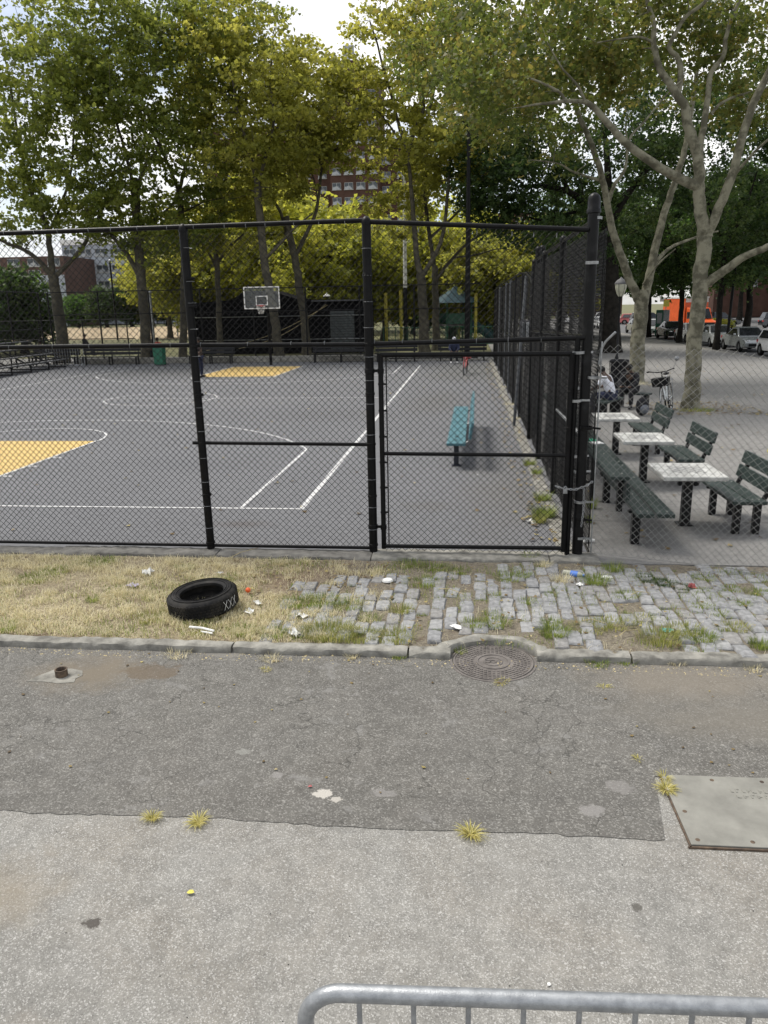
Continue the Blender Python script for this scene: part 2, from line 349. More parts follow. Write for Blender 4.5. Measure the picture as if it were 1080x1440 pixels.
M['plaza'] = asphalt('plaza_pavement', (.215, .21, .20), (.34, .33, .32), 70, .3, crack=.3, large=.16, bst=.25, tone=(.165, .16, .15),
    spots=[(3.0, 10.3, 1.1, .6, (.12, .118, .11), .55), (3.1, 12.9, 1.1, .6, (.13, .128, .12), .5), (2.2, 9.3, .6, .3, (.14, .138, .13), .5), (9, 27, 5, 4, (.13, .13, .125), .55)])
M['street'] = asphalt('street_asphalt', (.13, .13, .13), (.25, .25, .25), 60, .2, large=.1)
M['lawn'] = mat('park_lawn', (.075, .085, .03), .95, col2=(.17, .155, .07), s=.6, bs=30, bst=.8)
M['infield'] = mat('ballfield_clay', (.33, .25, .145), .95, col2=(.43, .34, .21), s=.5)
def paint(name, col, wear=.5):
    m, t, b = newmat(name); co = OC(t)
    f = ramp(t, noise(t, co, 24, 8, .75), wear-.13, wear+.12); c = mixc(t, .3, col, mixc(t, ramp(t, noise(t, co, 2), .35, .65), tuple(x*.8 for x in col), tuple(min(1, x*1.15) for x in col)))
    c = mixc(t, f, (.2, .2, .2), c); t.links.new(c, b.inputs['Base Color']); b.inputs['Roughness'].default_value = .8; return m
M['line'] = paint('court_line_paint', (.60, .60, .60), .42)
M['key'] = paint('yellow_key_paint', (.55, .38, .12), .38)

# ------------------------------------------------------------------ ground
def sheet(name, pts, z, m, kind='structure', parent=None, th=None):
    b = MB()
    if th is None: b.add([(x, y, z) for x, y in pts], [tuple(range(len(pts)))])
    else: b.prism(pts, z-th, z, 'z')
    o = b.build(name, m, parent)
    if kind: o['kind'] = kind
    return o
def rect(x0, y0, x1, y1): return [(x0, y0), (x1, y0), (x1, y1), (x0, y1)]
sheet('ground', rect(-700, -300, 700, 1500), -.2, M['lawn'])
sheet('road', rect(-40, -25, 40, 6.12), -.06, M['road'])
# dark asphalt strip, ragged near edge
def ragged(x0, x1, y0, slope, amp, step=.06):
    out = []; x = x0
    while x <= x1: out.append((x, y0+slope*x+random.gauss(0, amp)+.012*math.sin(x*3.1))); x += step
    return out
sheet('dark_asphalt_strip', ragged(-8, 1.16, 3.80, .012, .006)+ragged(1.20, 8, 4.425, .01, .008)+[(8, 6.1), (-8, 6.1)], -.056, M['patch'])
sheet('far_dark_asphalt', rect(-40, 3.7, -8.001, 6.1), -.056, M['patch']); sheet('far_dark_asphalt', rect(8.001, 4.5, 40, 6.1), -.056, M['patch'])
court = sheet('court_asphalt', rect(-24, 8.74, 1.42, 43.2), 0, M['court'])
sheet('park_path', rect(-60, 43.2, 3, 49), -.01, M['plaza']); sheet('park_path_left', rect(-60, 8.74, -24.001, 43.2), -.012, M['plaza'])
sheet('ballfield_infield', [(-150, 82), (-30, 82), (-44, 150), (-170, 150)], -.02, M['infield'])
sheet('outfield_grass', rect(-140, 49, 3, 81.9), -.03, M['lawn'])
# court markings
mk = empty('court_markings', kind='structure')
def strip(pts, wd, z=.004, m=None, name='painted_line'):
    b = MB(); vs = []; n = len(pts)
    for i in range(n):
        p = Vector(pts[i]); t = Vector(pts[min(i+1, n-1)])-Vector(pts[max(i-1, 0)]); t.normalize(); nrm = Vector((-t.y, t.x))
        vs += [(p.x-nrm.x*wd/2, p.y-nrm.y*wd/2, z), (p.x+nrm.x*wd/2, p.y+nrm.y*wd/2, z)]
    b.add(vs, [(2*i, 2*i+2, 2*i+3, 2*i+1) for i in range(n-1)]); return b.build(name, m or M['line'], mk)
CX = -10.3; B0, B1 = 10.75, 39.4; SX = -2.43; SL = 2*CX-SX
W_ = .058
strip([(SX, B0-.03), (SX, B1)], W_+.02); strip([(SL, B0-.03), (SL, B1)], W_, .0045); strip([(SL+.03, B0), (SX-.04, B0)], W_, .0055); strip([(SL+.03, B1), (SX-.04, B1)], W_, .0055)
strip([(SL+.04, (B0+B1)/2), (SX-.04, (B0+B1)/2)], W_, .0055)
def arc(cx, cy, r, a0, a1, n=48): return [(cx+r*math.cos(R(a0+(a1-a0)*i/n)), cy+r*math.sin(R(a0+(a1-a0)*i/n))) for i in range(n+1)]
strip(arc(CX, (B0+B1)/2, 1.83, 0, 360, 64), W_, .0065)
for hy, s in ((B0+1.57, 1), (B1-1.57, -1)):
    a = math.degrees(math.acos(6.95/7.7)); pts = arc(CX, hy, 7.7, a, 180-a, 60)
    if s < 0: pts = [(x, 2*hy-y) for x, y in pts]
    strip(pts, W_, .0065); cy = hy+s*3.31
    for sx in (1, -1): strip([(CX+sx*6.95, cy), (CX+sx*6.95, hy-s*1.53)], W_, .0065)
    ft = hy-s*1.57+s*5.9; bl = hy-s*1.57
    kp = [(CX-1.83, bl+s*.05), (CX+1.83, bl+s*.05), (CX+1.83, ft), (CX-1.83, ft)]
    o = sheet('yellow_key', kp, .005, M['key'], None, mk)
    strip([(CX-1.83, bl+s*.06), (CX-1.83, ft)], W_, .009); strip([(CX+1.83, bl+s*.06), (CX+1.83, ft)], W_, .009); 
    strip(arc(CX, ft, 1.86, 0 if s > 0 else 180, 180 if s > 0 else 360, 36), W_, .0095)
    for k in (1.2, 2.1, 3.0, 3.9):
        for sx in (1, -1): strip([(CX+sx*1.86, bl+s*k), (CX+sx*2.06, bl+s*k)], .07 if k > 1.3 else .16, .0075)
# verge ground, uneven
def uneven(name, x0, x1, y0, y1, step, amp, m, z=0, seed=3):
    xs = np.arange(x0, x1+1e-6, step); ys = np.linspace(y0, y1, int((y1-y0)/step)+1); r = np.random.default_rng(seed)
    X, Y = np.meshgrid(xs, ys, indexing='ij')
    Z = z+amp*(np.sin(X*2.3+Y*1.7)+np.sin(X*5.1-Y*4.2+1)+np.sin(X*9.7+Y*7.1))/3+r.normal(0, amp*.35, X.shape)
    if name == 'verge_dirt': Z = np.where(((X-.23)/.44)**2+((Y-6.0)/.42)**2 < 1, -.066, Z)
    V = np.stack([X, Y, Z], -1).reshape(-1, 3); nx, ny = X.shape
    i = (np.arange(nx-1)[:, None]*ny+np.arange(ny-1)[None]).ravel(); F = np.stack([i, i+ny, i+ny+1, i+1], 1)
    o = obj(name, raw_mesh(name, V, F, m)); o['kind'] = 'structure'; return o
verge = uneven('verge_dirt', -9, 6, 6.12, 8.48, .06, .008, M['dirt'], -.012)
sheet('verge_dirt_beyond', rect(-40, 6.12, -9.001, 8.48), -.012, M['dirt']); sheet('verge_dirt_beyond', rect(6.001, 6.12, 40, 8.48), -.012, M['dirt'])
# kerbs: rounded stones with joints
kerb = empty('street_kerb', kind='structure')
def kerbstone(x0, x1, y, wdt, zt, zb, m, parent, name='kerbstone', sag=0, slope=.006):
    b = MB(); n = max(2, int((x1-x0)/.055)); r = .035
    prof = [(0, zb), (0, zt-r), (r*.3, zt-r*.3), (r, zt), (wdt-.012, zt+.002), (wdt, zt-.01), (wdt, zb)]; vs = []
    for i in range(n+1):
        x = x0+(x1-x0)*i/n; e = .012 if i in (0, n) else 0
        for (py, pz) in prof:
            vs.append((x, y+py+random.gauss(0, .004)+slope*x+.006*math.sin(x*5+3*x0), pz+(random.gauss(0, .0035)-(.02 if random.random() < .05 else 0)-e*.6+sag*math.sin(PI*i/n) if pz > zb else 0)))
    k = len(prof); fs = [(i*k+j, (i+1)*k+j, (i+1)*k+j+1, i*k+j+1) for i in range(n) for j in range(k-1)]+[tuple(range(k)), tuple(n*k+j for j in range(k-1, -1, -1))]
    b.add(vs, fs); return b.build(name, m, parent, smooth=True)
for x0, x1 in ((-7.1, -5.0), (-4.98, -2.05), (-2.035, -.50), (-.485, -.13)): kerbstone(x0, x1, 6.02, .125, .006, -.1, M['concrete'], kerb)
for x0, x1 in ((.60, 1.37), (1.385, 4.2), (4.22, 7.1)): kerbstone(x0, x1, 6.03, .13, .006, -.1, M['concrete'], kerb)
for x0, x1 in ((-13.5, -10.3), (-10.28, -7.12), (7.12, 10.2), (10.22, 13.4)): kerbstone(x0, x1, 6.02, .125, .006, -.1, M['concrete'], kerb, slope=0)
# curved collar behind the manhole
b = MB(); vs = []; n = 22
for i in range(n+1):
    a = R(168-150*i/n); e = -.02 if i in (0, n) else 0
    for rr, z in ((.375, -.1), (.378, -.01), (.395, .008), (.475, .014), (.49, .0), (.495, -.1)):
        rr = rr+.02*math.sin(i*.9)*(.3 if rr < .4 else 1)+random.gauss(0, .003)
        vs.append((.235+rr*math.cos(a)*1.02, 6.02+rr*math.sin(a)*.80, z+(e if z > -.1 else 0)+random.gauss(0, .002)))
b.add(vs, [(i*6+j, i*6+6+j, i*6+7+j, i*6+j+1) for i in range(n) for j in range(5)]+[tuple(range(6)), tuple(n*6+j for j in range(5, -1, -1))])
b.build('curved_kerb', M['concrete'], kerb, smooth=True)
fk = empty('fence_kerb', kind='structure')
kx = [-12, -9.4, -6.9, -5.02, -3.0, -1.12, .95, 1.52]
for i in range(len(kx)-1): kerbstone(kx[i]+.006, kx[i+1]-.006, 8.47+(.0 if i < 3 else .02), .27 if i < 5 else .34, .022 if i != 2 else .012, -.1, M['concrete_d'] if i < 5 else M['concrete'], fk, 'concrete_block', slope=0)
# court side strip kerb
for i, (y0, y1) in enumerate(((8.9, 13), (13.02, 19), (19.02, 27), (27.02, 35), (35.02, 42.5))):
    b = MB(); b.box((1.18, (y0+y1)/2, -.04), (.2, y1-y0, .13)); b.build('concrete_edging', M['concrete'], fk, bevel=.015)
# plaza of slabs
pz = empty('plaza_paving', kind='structure')
ys = [8.48, 10.28, 13.0, 15.75, 17.5, 21, 24.5, 28, 33, 38, 45, 52, 60, 70, 84, 100, 130, 170]
for i in range(len(ys)-1):
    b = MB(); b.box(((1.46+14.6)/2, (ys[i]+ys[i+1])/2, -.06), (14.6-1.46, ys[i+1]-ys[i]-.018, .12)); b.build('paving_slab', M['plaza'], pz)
sheet('plaza_bedding', rect(1.45, 8.5, 14.6, 170), -.02, M['shed'])
b = MB(); b.box((14.72, 90, -.06), (.2, 163, .13)); tag(b.build('plaza_kerb', M['concrete'], bevel=.02), kind='structure')
sheet('street', rect(14.8, 8, 60, 170), -.13, M['street']); sheet('far_pavement', rect(3.01, 100, 14.6, 170), -.0, M['plaza']) if False else None

# ------------------------------------------------------------------ setts (one object per stone)
paving = empty('sett_paving', kind='structure')
def stone_mesh(seed):
    r = random.Random(seed); b = MB(); L = .256+r.uniform(-.025, .012); Wd = .126+r.uniform(-.014, .006); H = .1
    out = []
    for (x, y) in ((-.5, -.5), (0, -.52), (.5, -.5), (.52, 0), (.5, .5), (0, .52), (-.5, .5), (-.52, 0)):
        out.append((x*Wd+r.uniform(-.006, .006), y*L+r.uniform(-.008, .008)))
    vs = [(x, y, -H) for x, y in out]+[(x, y, -.014+r.uniform(-.003, .002)) for x, y in out]+[(x*.82, y*.90, r.uniform(-.004, .003)) for x, y in out]+[(0, 0, .004)]
    fs = [(i, (i+1) % 8, 8+(i+1) % 8, 8+i) for i in range(8)]+[(8+i, 8+(i+1) % 8, 16+(i+1) % 8, 16+i) for i in range(8)]+[(16+i, 16+(i+1) % 8, 24) for i in range(8)]
    b.add(vs, fs); return b.mesh('stone', [M['stone'], M['stone2'], M['stone3']][0 if seed % 5 < 3 else (1 if seed % 5 == 3 else 2)], True)
sm = [stone_mesh(i) for i in range(20)]
ns = 0; stones = []
gr = random.Random(21)
for i in range(40):
    x = -1.78+i*.137
    off = gr.uniform(0, .26)
    for k in range(9):
        y = 6.2+off+k*.268
        xx = x+gr.uniform(-.01, .01)
        if y > 8.36: continue
        if x < .3 and y > 8.05+gr.uniform(-.1, .15): continue
        px, py = PX((xx, y, 0))
        if px > 1100: continue
        if (xx-.235)**2+((y-6.02)/.8)**2 < .56**2: continue
        # soil and grass swallow parts of the left side
        miss = 0
        if x < -.9: miss = .30+(.35 if y > 7.4 else 0)+(.3 if y < 6.75 else 0)
        if x < -1.45 and y > 7.6: miss = .95
        elif x < .25: miss = .34 if y > 7.2 else .26
        elif y < 6.75: miss = .55
        else: miss = .06
        if gr.random() < miss: continue
        stones.append((xx, y))
for (x, y) in stones[:299]:
    o = obj('stone', sm[gr.randrange(20)], paving); o.location = (x, y, gr.uniform(-.006, .012)); o.rotation_euler = (gr.gauss(0, .03), gr.gauss(0, .03), gr.gauss(0, .035)+(PI if gr.random() < .5 else 0))
    o.scale = (gr.uniform(.98, 1.08), gr.uniform(.96, 1.07), 1)
print('stones', len(stones))

# ------------------------------------------------------------------ grass
M['grass'] = leafmat('grass_green', (.075, .115, .025), (.16, .21, .05), (.32, .34, .11), .35)
M['dry'] = leafmat('grass_dry', (.31, .28, .155), (.53, .485, .32), (.74, .70, .51), .3)
M['grass_y'] = leafmat('grass_yellow', (.20, .20, .05), (.42, .38, .12), (.65, .60, .32), .3)
def blades(name, P, L, Wd, lean, m, seed=1, segs=2):
    r = np.random.default_rng(seed); n = len(P); a = r.uniform(0, 2*PI, n); ln = L*r.uniform(.5, 1.25, n)
    le = np.clip(r.normal(lean, .3, n), 0, 1.5); d = np.stack([np.cos(a), np.sin(a), np.zeros(n)], 1); s = np.stack([-np.sin(a), np.cos(a), np.zeros(n)], 1)
    w2 = Wd*r.uniform(.6, 1.3, n)[:, None]/2; up = np.array([0, 0, 1.])
    V = []; p = P.copy(); th = le*.4
    step = (ln/segs)[:, None]
    rows = [p]
    for k in range(segs):
        p = p+step*(d*np.sin(th)[:, None]+up*np.cos(th)[:, None]); th = np.minimum(th+le*.6, 1.75); p[:, 2] = np.maximum(p[:, 2], P[:, 2]+.004); rows.append(p)
    vs = [rows[0]-s*w2, rows[0]+s*w2]
    for k in range(1, segs): vs += [rows[k]-s*w2*.8, rows[k]+s*w2*.8]
    vs += [rows[-1]-s*w2*.15, rows[-1]+s*w2*.15]
    V = np.stack(vs, 1).reshape(-1, 3); q = 2*(segs+1); base = np.arange(n)[:, None]*q
    F = np.concatenate([base+np.array([2*k, 2*k+1, 2*k+3, 2*k+2]) for k in range(segs)], 0)
    tint = np.tile(r.beta(2, 2, n), segs)
    return raw_mesh(name, V, F, m, tint)
def field(n, x0, x1, y0, y1, fn, seed):
    r = np.random.default_rng(seed); P = np.stack([r.uniform(x0, x1, n), r.uniform(y0, y1, n), np.full(n, -.014)], 1)
    keep = r.uniform(0, 1, n) < fn(P[:, 0], P[:, 1]); return P[keep]
def vn(x, y, s, ph=0):   # cheap value-ish noise 0..1
    return .5+.25*(np.sin(x*s+ph+1.7*np.sin(y*s*.7+ph))+np.sin(y*s*1.3-ph*2+1.3*np.sin(x*s*.9)))
P = field(70000, -7.5, -.6, 6.15, 8.42, lambda x, y: np.where(x < -1.9, .95, .35*np.exp((-x-1.9)*1.0*-1*-1) if False else np.clip((-1.0-x)/.9, .12, .95))*np.clip(vn(x, y, 3.1)*1.0+vn(x, y, 11, 3)*1.2-.68, .03, 1)*np.where((x > -2.3) & (y > 7.35), .3, 1), 5)
tag(obj('dry_grass', blades('dry_grass', P, .07, .0052, 1.2, M['dry'], 1)), kind='stuff')
P = field(52000, -7.5, 5, 6.15, 8.42, lambda x, y: np.where(x < -1.2, np.clip(vn(x, y, 2.6, 2)*1.9-.68, 0, 1)+np.where(y < 6.6, .32, .0), np.clip(vn(x, y, 5, 4)*2-1.12, 0.01, .5))*np.where(x < -4.5, .8, 1), 6)
tag(obj('green_grass', blades('green_grass', P, .06, .0045, .75, M['grass'], 2)), kind='stuff')
r_ = np.random.default_rng(41); Pj = []
for (x_, y_) in stones:
    if r_.uniform() < (.55 if x_ > -.2 else .8):
        k_ = r_.integers(8, 46 if r_.uniform() < .3 else 18); e_ = r_.integers(0, 4); ex = (.072, -.072, 0, 0)[e_]; ey = (0, 0, .137, -.137)[e_]
        Pj.append(np.stack([x_+ex+r_.normal(0, .008 if e_ < 2 else .03, k_), y_+ey+r_.normal(0, .04 if e_ < 2 else .01, k_), np.full(k_, -.02)], 1))
tag(obj('joint_weeds', blades('joint_weeds', np.concatenate(Pj), .045, .0042, .9, M['grass'], 12)), kind='stuff')
C0 = field(260, -7.2, -.9, 6.2, 8.35, lambda x, y: .9+0*x, 44); Pc = np.concatenate([c_+np.random.default_rng(i_).normal(0, 1, (70, 3))*np.array([.05, .035, 0]) for i_, c_ in enumerate(C0)])
tag(obj('dry_clumps', blades('dry_clumps', Pc, .085, .0045, .95, M['dry'], 13)), kind='stuff')
P = field(16000, -7.5, 5, 6.15, 8.42, lambda x, y: np.clip(vn(x, y, 4.6, 1)*2-1.05, .03, 1)*.6, 8)
tag(obj('straw_litter', blades('straw_litter', P, .09, .003, 1.5, M['dry'], 3)), kind='stuff')
def tuft(x, y, r0, n, L, m, seed, z=-.01, lean=.6, seg=2):
    r = np.random.default_rng(seed); a = r.uniform(0, 2*PI, n); q = r0*np.sqrt(r.uniform(0, 1, n))**1.3
    P = np.stack([x+q*np.cos(a), y+q*np.sin(a)*.8, np.full(n, z)], 1); return blades('tuft', P, L, .0048, lean, m, seed, seg)
# named clumps on the setts and along the kerbs: pixel, radius, blades, length, kind
cl = [((420, 850), .2, 500, .09, 'g'), ((450, 848), .2, 500, .09, 'g'), ((490, 855), .16, 350, .09, 'g'), ((465, 893), .26, 1500, .10, 'gy'), ((500, 897), .2, 700, .08, 'gy'), ((555, 898), .2, 700, .07, 'gy'), ((385, 893), .14, 400, .07, 'g'),
      ((565, 860), .12, 350, .08, 'gy'), ((520, 872), .12, 200, .07, 'g'), ((575, 795), .18, 400, .06, 'g'), ((610, 800), .2, 500, .07, 'g'), ((595, 820), .22, 450, .07, 'g'), ((645, 805), .15, 300, .06, 'g'), ((700, 880), .13, 300, .09, 'g'), ((665, 880), .12, 300, .08, 'g'), ((690, 868), .12, 200, .07, 'g'),
      ((745, 785), .11, 300, .09, 'g'), ((765, 797), .1, 240, .08, 'd'), ((715, 815), .16, 350, .07, 'g'), ((735, 812), .1, 250, .08, 'g'), ((695, 840), .1, 180, .06, 'g'), ((740, 848), .09, 200, .06, 'g'), ((790, 818), .12, 320, .09, 'd'), ((775, 838), .07, 150, .05, 'g'),
      ((836, 820), .16, 700, .10, 'g'), ((862, 803), .12, 400, .11, 'g'), ((880, 840), .14, 400, .07, 'g'), ((915, 818), .12, 500, .05, 'G'), ((935, 822), .13, 500, .05, 'G'), ((957, 828), .10, 400, .05, 'G'), ((905, 812), .08, 250, .05, 'G'), ((990, 815), .13, 350, .06, 'g'), ((1030, 830), .12, 300, .05, 'g'), ((985, 833), .08, 150, .05, 'g'), ((1045, 852), .08, 200, .06, 'g'), ((1065, 835), .12, 300, .06, 'g'),
      ((780, 893), .14, 700, .09, 'g'), ((775, 880), .1, 350, .08, 'g'), ((830, 885), .2, 500, .07, 'gy'), ((860, 880), .2, 500, .07, 'gy'), ((930, 900), .22, 1000, .09, 'gy'), ((960, 890), .18, 600, .08, 'gy'), ((985, 900), .14, 500, .08, 'g'), ((900, 875), .14, 300, .07, 'gy'), ((1030, 885), .16, 400, .07, 'gy'), ((1010, 865), .1, 200, .06, 'g'), ((1070, 910), .1, 400, .08, 'g'), ((985, 855), .09, 200, .06, 'g'),
      ((280, 886), .2, 500, .06, 'gy'), ((215, 870), .2, 500, .06, 'gy'), ((50, 815), .22, 600, .07, 'g'), ((75, 805), .18, 400, .06, 'g'), ((130, 793), .2, 350, .06, 'g'), ((130, 845), .08, 160, .07, 'g'), ((5, 885), .15, 400, .08, 'g'), ((340, 890), .15, 400, .07, 'g'), ((272, 868), .1, 160, .09, 'gy'), ((300, 870), .1, 120, .07, 'gy'), ((320, 815), .15, 200, .06, 'g'), ((260, 800), .12, 200, .06, 'g'), ((150, 790), .15, 300, .06, 'g'),
      ((648, 918), .06, 120, .05, 'g', 1), ((560, 924), .08, 200, .05, 'g', 1), ((495, 925), .06, 120, .05, 'd', 1), ((840, 935), .1, 260, .05, 'g', 1), ((950, 932), .1, 200, .05, 'd', 1), ((880, 932), .1, 200, .05, 'g', 1), ((250, 922), .12, 160, .06, 'd', 1), ((380, 928), .1, 160, .05, 'd', 1), ((1060, 942), .08, 120, .05, 'd', 1)]
mm = {'g': M['grass'], 'gy': leafmat('grass_mixed', (.10, .13, .03), (.23, .25, .075), (.45, .41, .18), .3), 'd': M['dry'], 'G': leafmat('weed_leaf', (.03, .055, .015), (.05, .085, .022), (.08, .12, .035), .25)}
cg = empty('grass_clumps', kind='stuff')
for i, c in enumerate(cl):
    zz = -.058 if len(c) > 5 else -.012; p = G(c[0][0], c[0][1], zz)
    o = obj('grass_clump', tuft(p.x, p.y, c[1], int(c[2]*.7), c[3]*.85, mm[c[4]], 100+i, zz, .7), cg); o['kind'] = 'stuff'
# isolated yellow tufts in the road: one thing each
for i, (px, py, r0, n, L, lab) in enumerate([(214, 1152, .03, 230, .075, 'yellow grass tuft growing from the asphalt seam, leftmost one'), (279, 1157, .028, 240, .08, 'yellow grass tuft just right of another one on the asphalt seam'),
        (662, 1174, .03, 300, .085, 'yellow grass tuft alone on the asphalt seam mid picture'), (936, 1112, .03, 330, .085, 'green and yellow grass tuft at the corner of the steel plate'), (934, 1096, .022, 160, .07, None),
        (713, 1068-5, .02, 60, .035, None), (897, 1068, .022, 50, .035, 'tiny flat yellow tuft growing on the dark asphalt'), (850, 966, .035, 90, .04, 'small dry tuft on dark asphalt below right kerb'), (706, 960, .06, 200, .045, 'flat yellow tuft at the front rim of manhole cover'), (374, 942, .045, 120, .045, 'small dry tuft on dark asphalt below left kerb')]):
    if lab is None: 
        if i != 4: continue
        lab = 'smaller yellow tuft directly behind the plate corner tuft'
    p = G(px, py, -.056)
    o = obj('grass_tuft', tuft(0, 0, r0*1.5, int(n*.62), L*1.12, M['grass_y'], 300+i, 0, 1.15, 3)); o.location = (p.x, p.y, -.058); o.scale = (random.uniform(.65, .95), random.uniform(.55, .8), random.uniform(.6, .9)); o.rotation_euler = (0, 0, i*1.3); tag(o, lab, 'grass tuft')
# weeds along the side fence, inside the court, and round the two plane trees
wd = [((745, 655), .12, 260, .14, 'g'), ((755, 668), .1, 200, .14, 'g'), ((763, 705), .12, 300, .16, 'g'), ((765, 728), .16, 700, .17, 'g'), ((758, 735), .1, 260, .14, 'gy'), ((725, 590), .14, 120, .08, 'd'), ((718, 570), .2, 150, .08, 'd'), ((710, 545), .2, 120, .08, 'd'), ((832, 715), .07, 200, .15, 'g'), ((828, 735), .05, 140, .12, 'g'), ((970, 578), .35, 500, .07, 'gy'), ((990, 578), .3, 500, .08, 'g'), ((893, 540), .5, 500, .09, 'd'), ((915, 541), .5, 200, .06, 'd')]
for i, c in enumerate(wd):
    p = G(*c[0]); o = obj('grass_clump', tuft(p.x, p.y, c[1], c[2], c[3], mm[c[4]], 500+i, .004, .7), cg); o['kind'] = 'stuff'

# ------------------------------------------------------------------ road furniture
t = empty('manhole_cover', (.23, 5.99, -.058), 0, 'round rusty brown iron manhole cover set into the kerb', 'manhole cover')
b = MB(); b.lathe([(0, .004), (.318, .004), (.322, .012), (.335, .012), (.338, -.02)], 56); b.build('lid', M['iron'], t)
b = MB(); b.lathe([(.342, -.02), (.344, .009), (.362, .007), (.366, -.02)], 56); b.build('rim', M['iron'], t)
b = MB()
for rr, n in ((.3, 56), (.27, 50), (.24, 44), (.21, 38), (.18, 32)):
    for k in range(n):
        a = 2*PI*(k+(.5 if int(rr*100) % 2 else 0))/n; b.box((rr*math.cos(a), rr*math.sin(a), .0065), (.018, .018, .007), Matrix.Rotation(a, 3, 'Z'))
b.lathe([(.125, .004), (.127, .011), (.139, .011), (.141, .004)], 40); b.lathe([(.07, .004), (.072, .010), (.079, .010), (.081, .004)], 30)
for k in range(3): b.lathe([(.02, .004), (.021, .01), (.028, .01), (.029, .004)], 12, c=((k-1)*.045, 0, 0)) if k < 2 else b.box((.048, 0, .006), (.012, .05, .008))
o = b.build('raised_pattern', M['iron'], t); o['kind'] = 'stuff'
# steel plate
t = empty('steel_plate', (1.25, 3.77, -.056), R(1), 'large rectangular steel plate bolted into the pavement at right', 'steel plate')
b = MB(); b.box((1.0, .34, .0), (2.0, .66, .024)); b.build('plate', M['plate'], t, bevel=.004)
b = MB(); b.box((1.0, -.004, -.001), (2.04, .009, .018)); b.box((-.007, .33, -.001), (.008, .68, .018)); b.build('edge_angle', M['rust'], t)
for (x, y) in ((.045, .05), (.045, .30), (.045, .53), (.34, .05), (.30, .625), (.64, .05), (.6, .625), (.95, .05)):
    b = MB(); b.lathe([(0, .0125), (.010, .0125), (.011, .0128), (.013, .0128), (.0135, .01)], 14, c=(x, y, 0)); b.build('bolt', M['rust'], t)
b = MB(); rr = random.Random(4)
for row in range(2):
    x = .40+row*.0-.02*(1-row)
    while x < 1.0: 
        wl = rr.uniform(.012, .03); b.box((x, .52-row*.055, .0135), (wl*.35, .032, .004)); b.box((x+wl*.4, .52-row*.055+rr.choice((-.014, .014, 0)), .0135), (wl*.7, .006, .004)); x += wl+.014
o = b.build('worn_embossing', M['plate'], t); o['kind'] = 'stuff'
# pipe stub
p = G(87, 951, -.058); t = empty('pipe_stub', (p.x, p.y, -.058), 0, 'short rusty pipe stub in a cement pad at left', 'pipe stub')
b = MB(); b.tube([(0, 0, 0), (0, 0, .055)], .05, 20, False); b.lathe([(.05, .055), (.052, .066), (.042, .066), (.036, .05), (.036, .01), (0, .01)], 20); b.build('pipe', M['rust'], t, smooth=True)
b = MB(); pts = [(-.24+random.uniform(-.01, .01), -.12), (-.2, -.02), (-.11, .12), (.02, .13), (.13, .1), (.17, .02), (.14, -.04), (.16, -.10), (.05, -.13), (-.1, -.11)]
b.prism(pts, -.01, .006, 'z'); b.build('cement_pad', M['concrete'], t)
# tyre
t = empty('tyre', (-2.62, 6.86, -.006), R(20), 'old black car tyre with white XXX marks lying on dry grass', 'tyre')
t.rotation_euler = (R(1), R(-5.5), R(22)); t.location = (-2.57, 6.86, .0)
TR, TW = .335, .205
prof = [(.215, .02), (.235, .006), (.275, .0), (.305, .012), (.328, .03), (TR, .045), (TR, TW-.045), (.328, TW-.03), (.305, TW-.012), (.28, TW), (.235, TW-.006), (.215, TW-.02), (.213, TW-.045), (.228, TW-.05), (.29, TW-.075), (.30, TW/2), (.29, .075), (.228, .05), (.213, .045)]
b = MB(); b.lathe(prof, 72, closed=True); b.build('carcass', M['rubber'], t, smooth=True)
b = MB()
for ring, z in enumerate((.055, .083, .111, .139, .158)):
    n = 60
    for k in range(n):
        a = 2*PI*(k+.5*(ring % 2))/n; b.box(((TR+.003)*math.cos(a), (TR+.003)*math.sin(a), z), (.009, .0285, .021), Matrix.Rotation(a, 3, 'Z') @ Matrix.Rotation(R(18 if ring % 2 else -18), 3, 'X'))
o = b.build('tread_blocks', M['rubber'], t); o['kind'] = 'stuff'
b = MB()
for rr in (.295, .268, .245): b.lathe([(rr-.003, TW-.006), (rr, TW+.0035), (rr+.003, TW-.006)], 72)
b.build('sidewall_rib', M['rubber'], t, smooth=True)
b = MB()
for k in range(3):
    ac = R(-62+9*0+k*10.5)+R(8)
    for s in (1, -1):
        pts = [((TR+.0095)*math.cos(ac+s*u*.07), (TR+.0095)*math.sin(ac+s*u*.07), .105+u*.045) for u in np.linspace(-1, 1, 7)]; b.tube(pts, .0019, 5)
b.build('chalk_marks', M['paper'], t)

# ------------------------------------------------------------------ steel barrier in front
t = empty('crowd_barrier', (-.442, 1.70, -.048), math.atan2(.055, 1.1), 'galvanised steel crowd control barrier in the foreground, cut by frame', 'barrier')
L = 2.3; HT = 1.045; rr = .105
def rounded(L, z0, z1, r, n=8):
    p = [(0, 0, z0)]
    for i in range(n+1): a = PI-PI/2*i/n; p.append((r+r*math.cos(a), 0, z1-r+r*math.sin(a)))
    for i in range(n+1): a = PI/2-PI/2*i/n; p.append((L-r+r*math.cos(a), 0, z1-r+r*math.sin(a)))
    p.append((L, 0, z0)); return p
b = MB(); b.tube(rounded(L, .03, HT, rr), .024, 16); b.build('frame_tube', M['barrier'], t, smooth=True)
b = MB(); b.tube([(.0, 0, .22), (L, 0, .22)], .017, 12); b.build('lower_rail', M['barrier'], t, smooth=True)
for k in range(14):
    x = .155+k*.1525
    if x < L-.05: b = MB(); b.tube([(x, 0, .22), (x, 0, HT-.003)], .0078, 10); b.build('bar', M['barrier'], t, smooth=True)
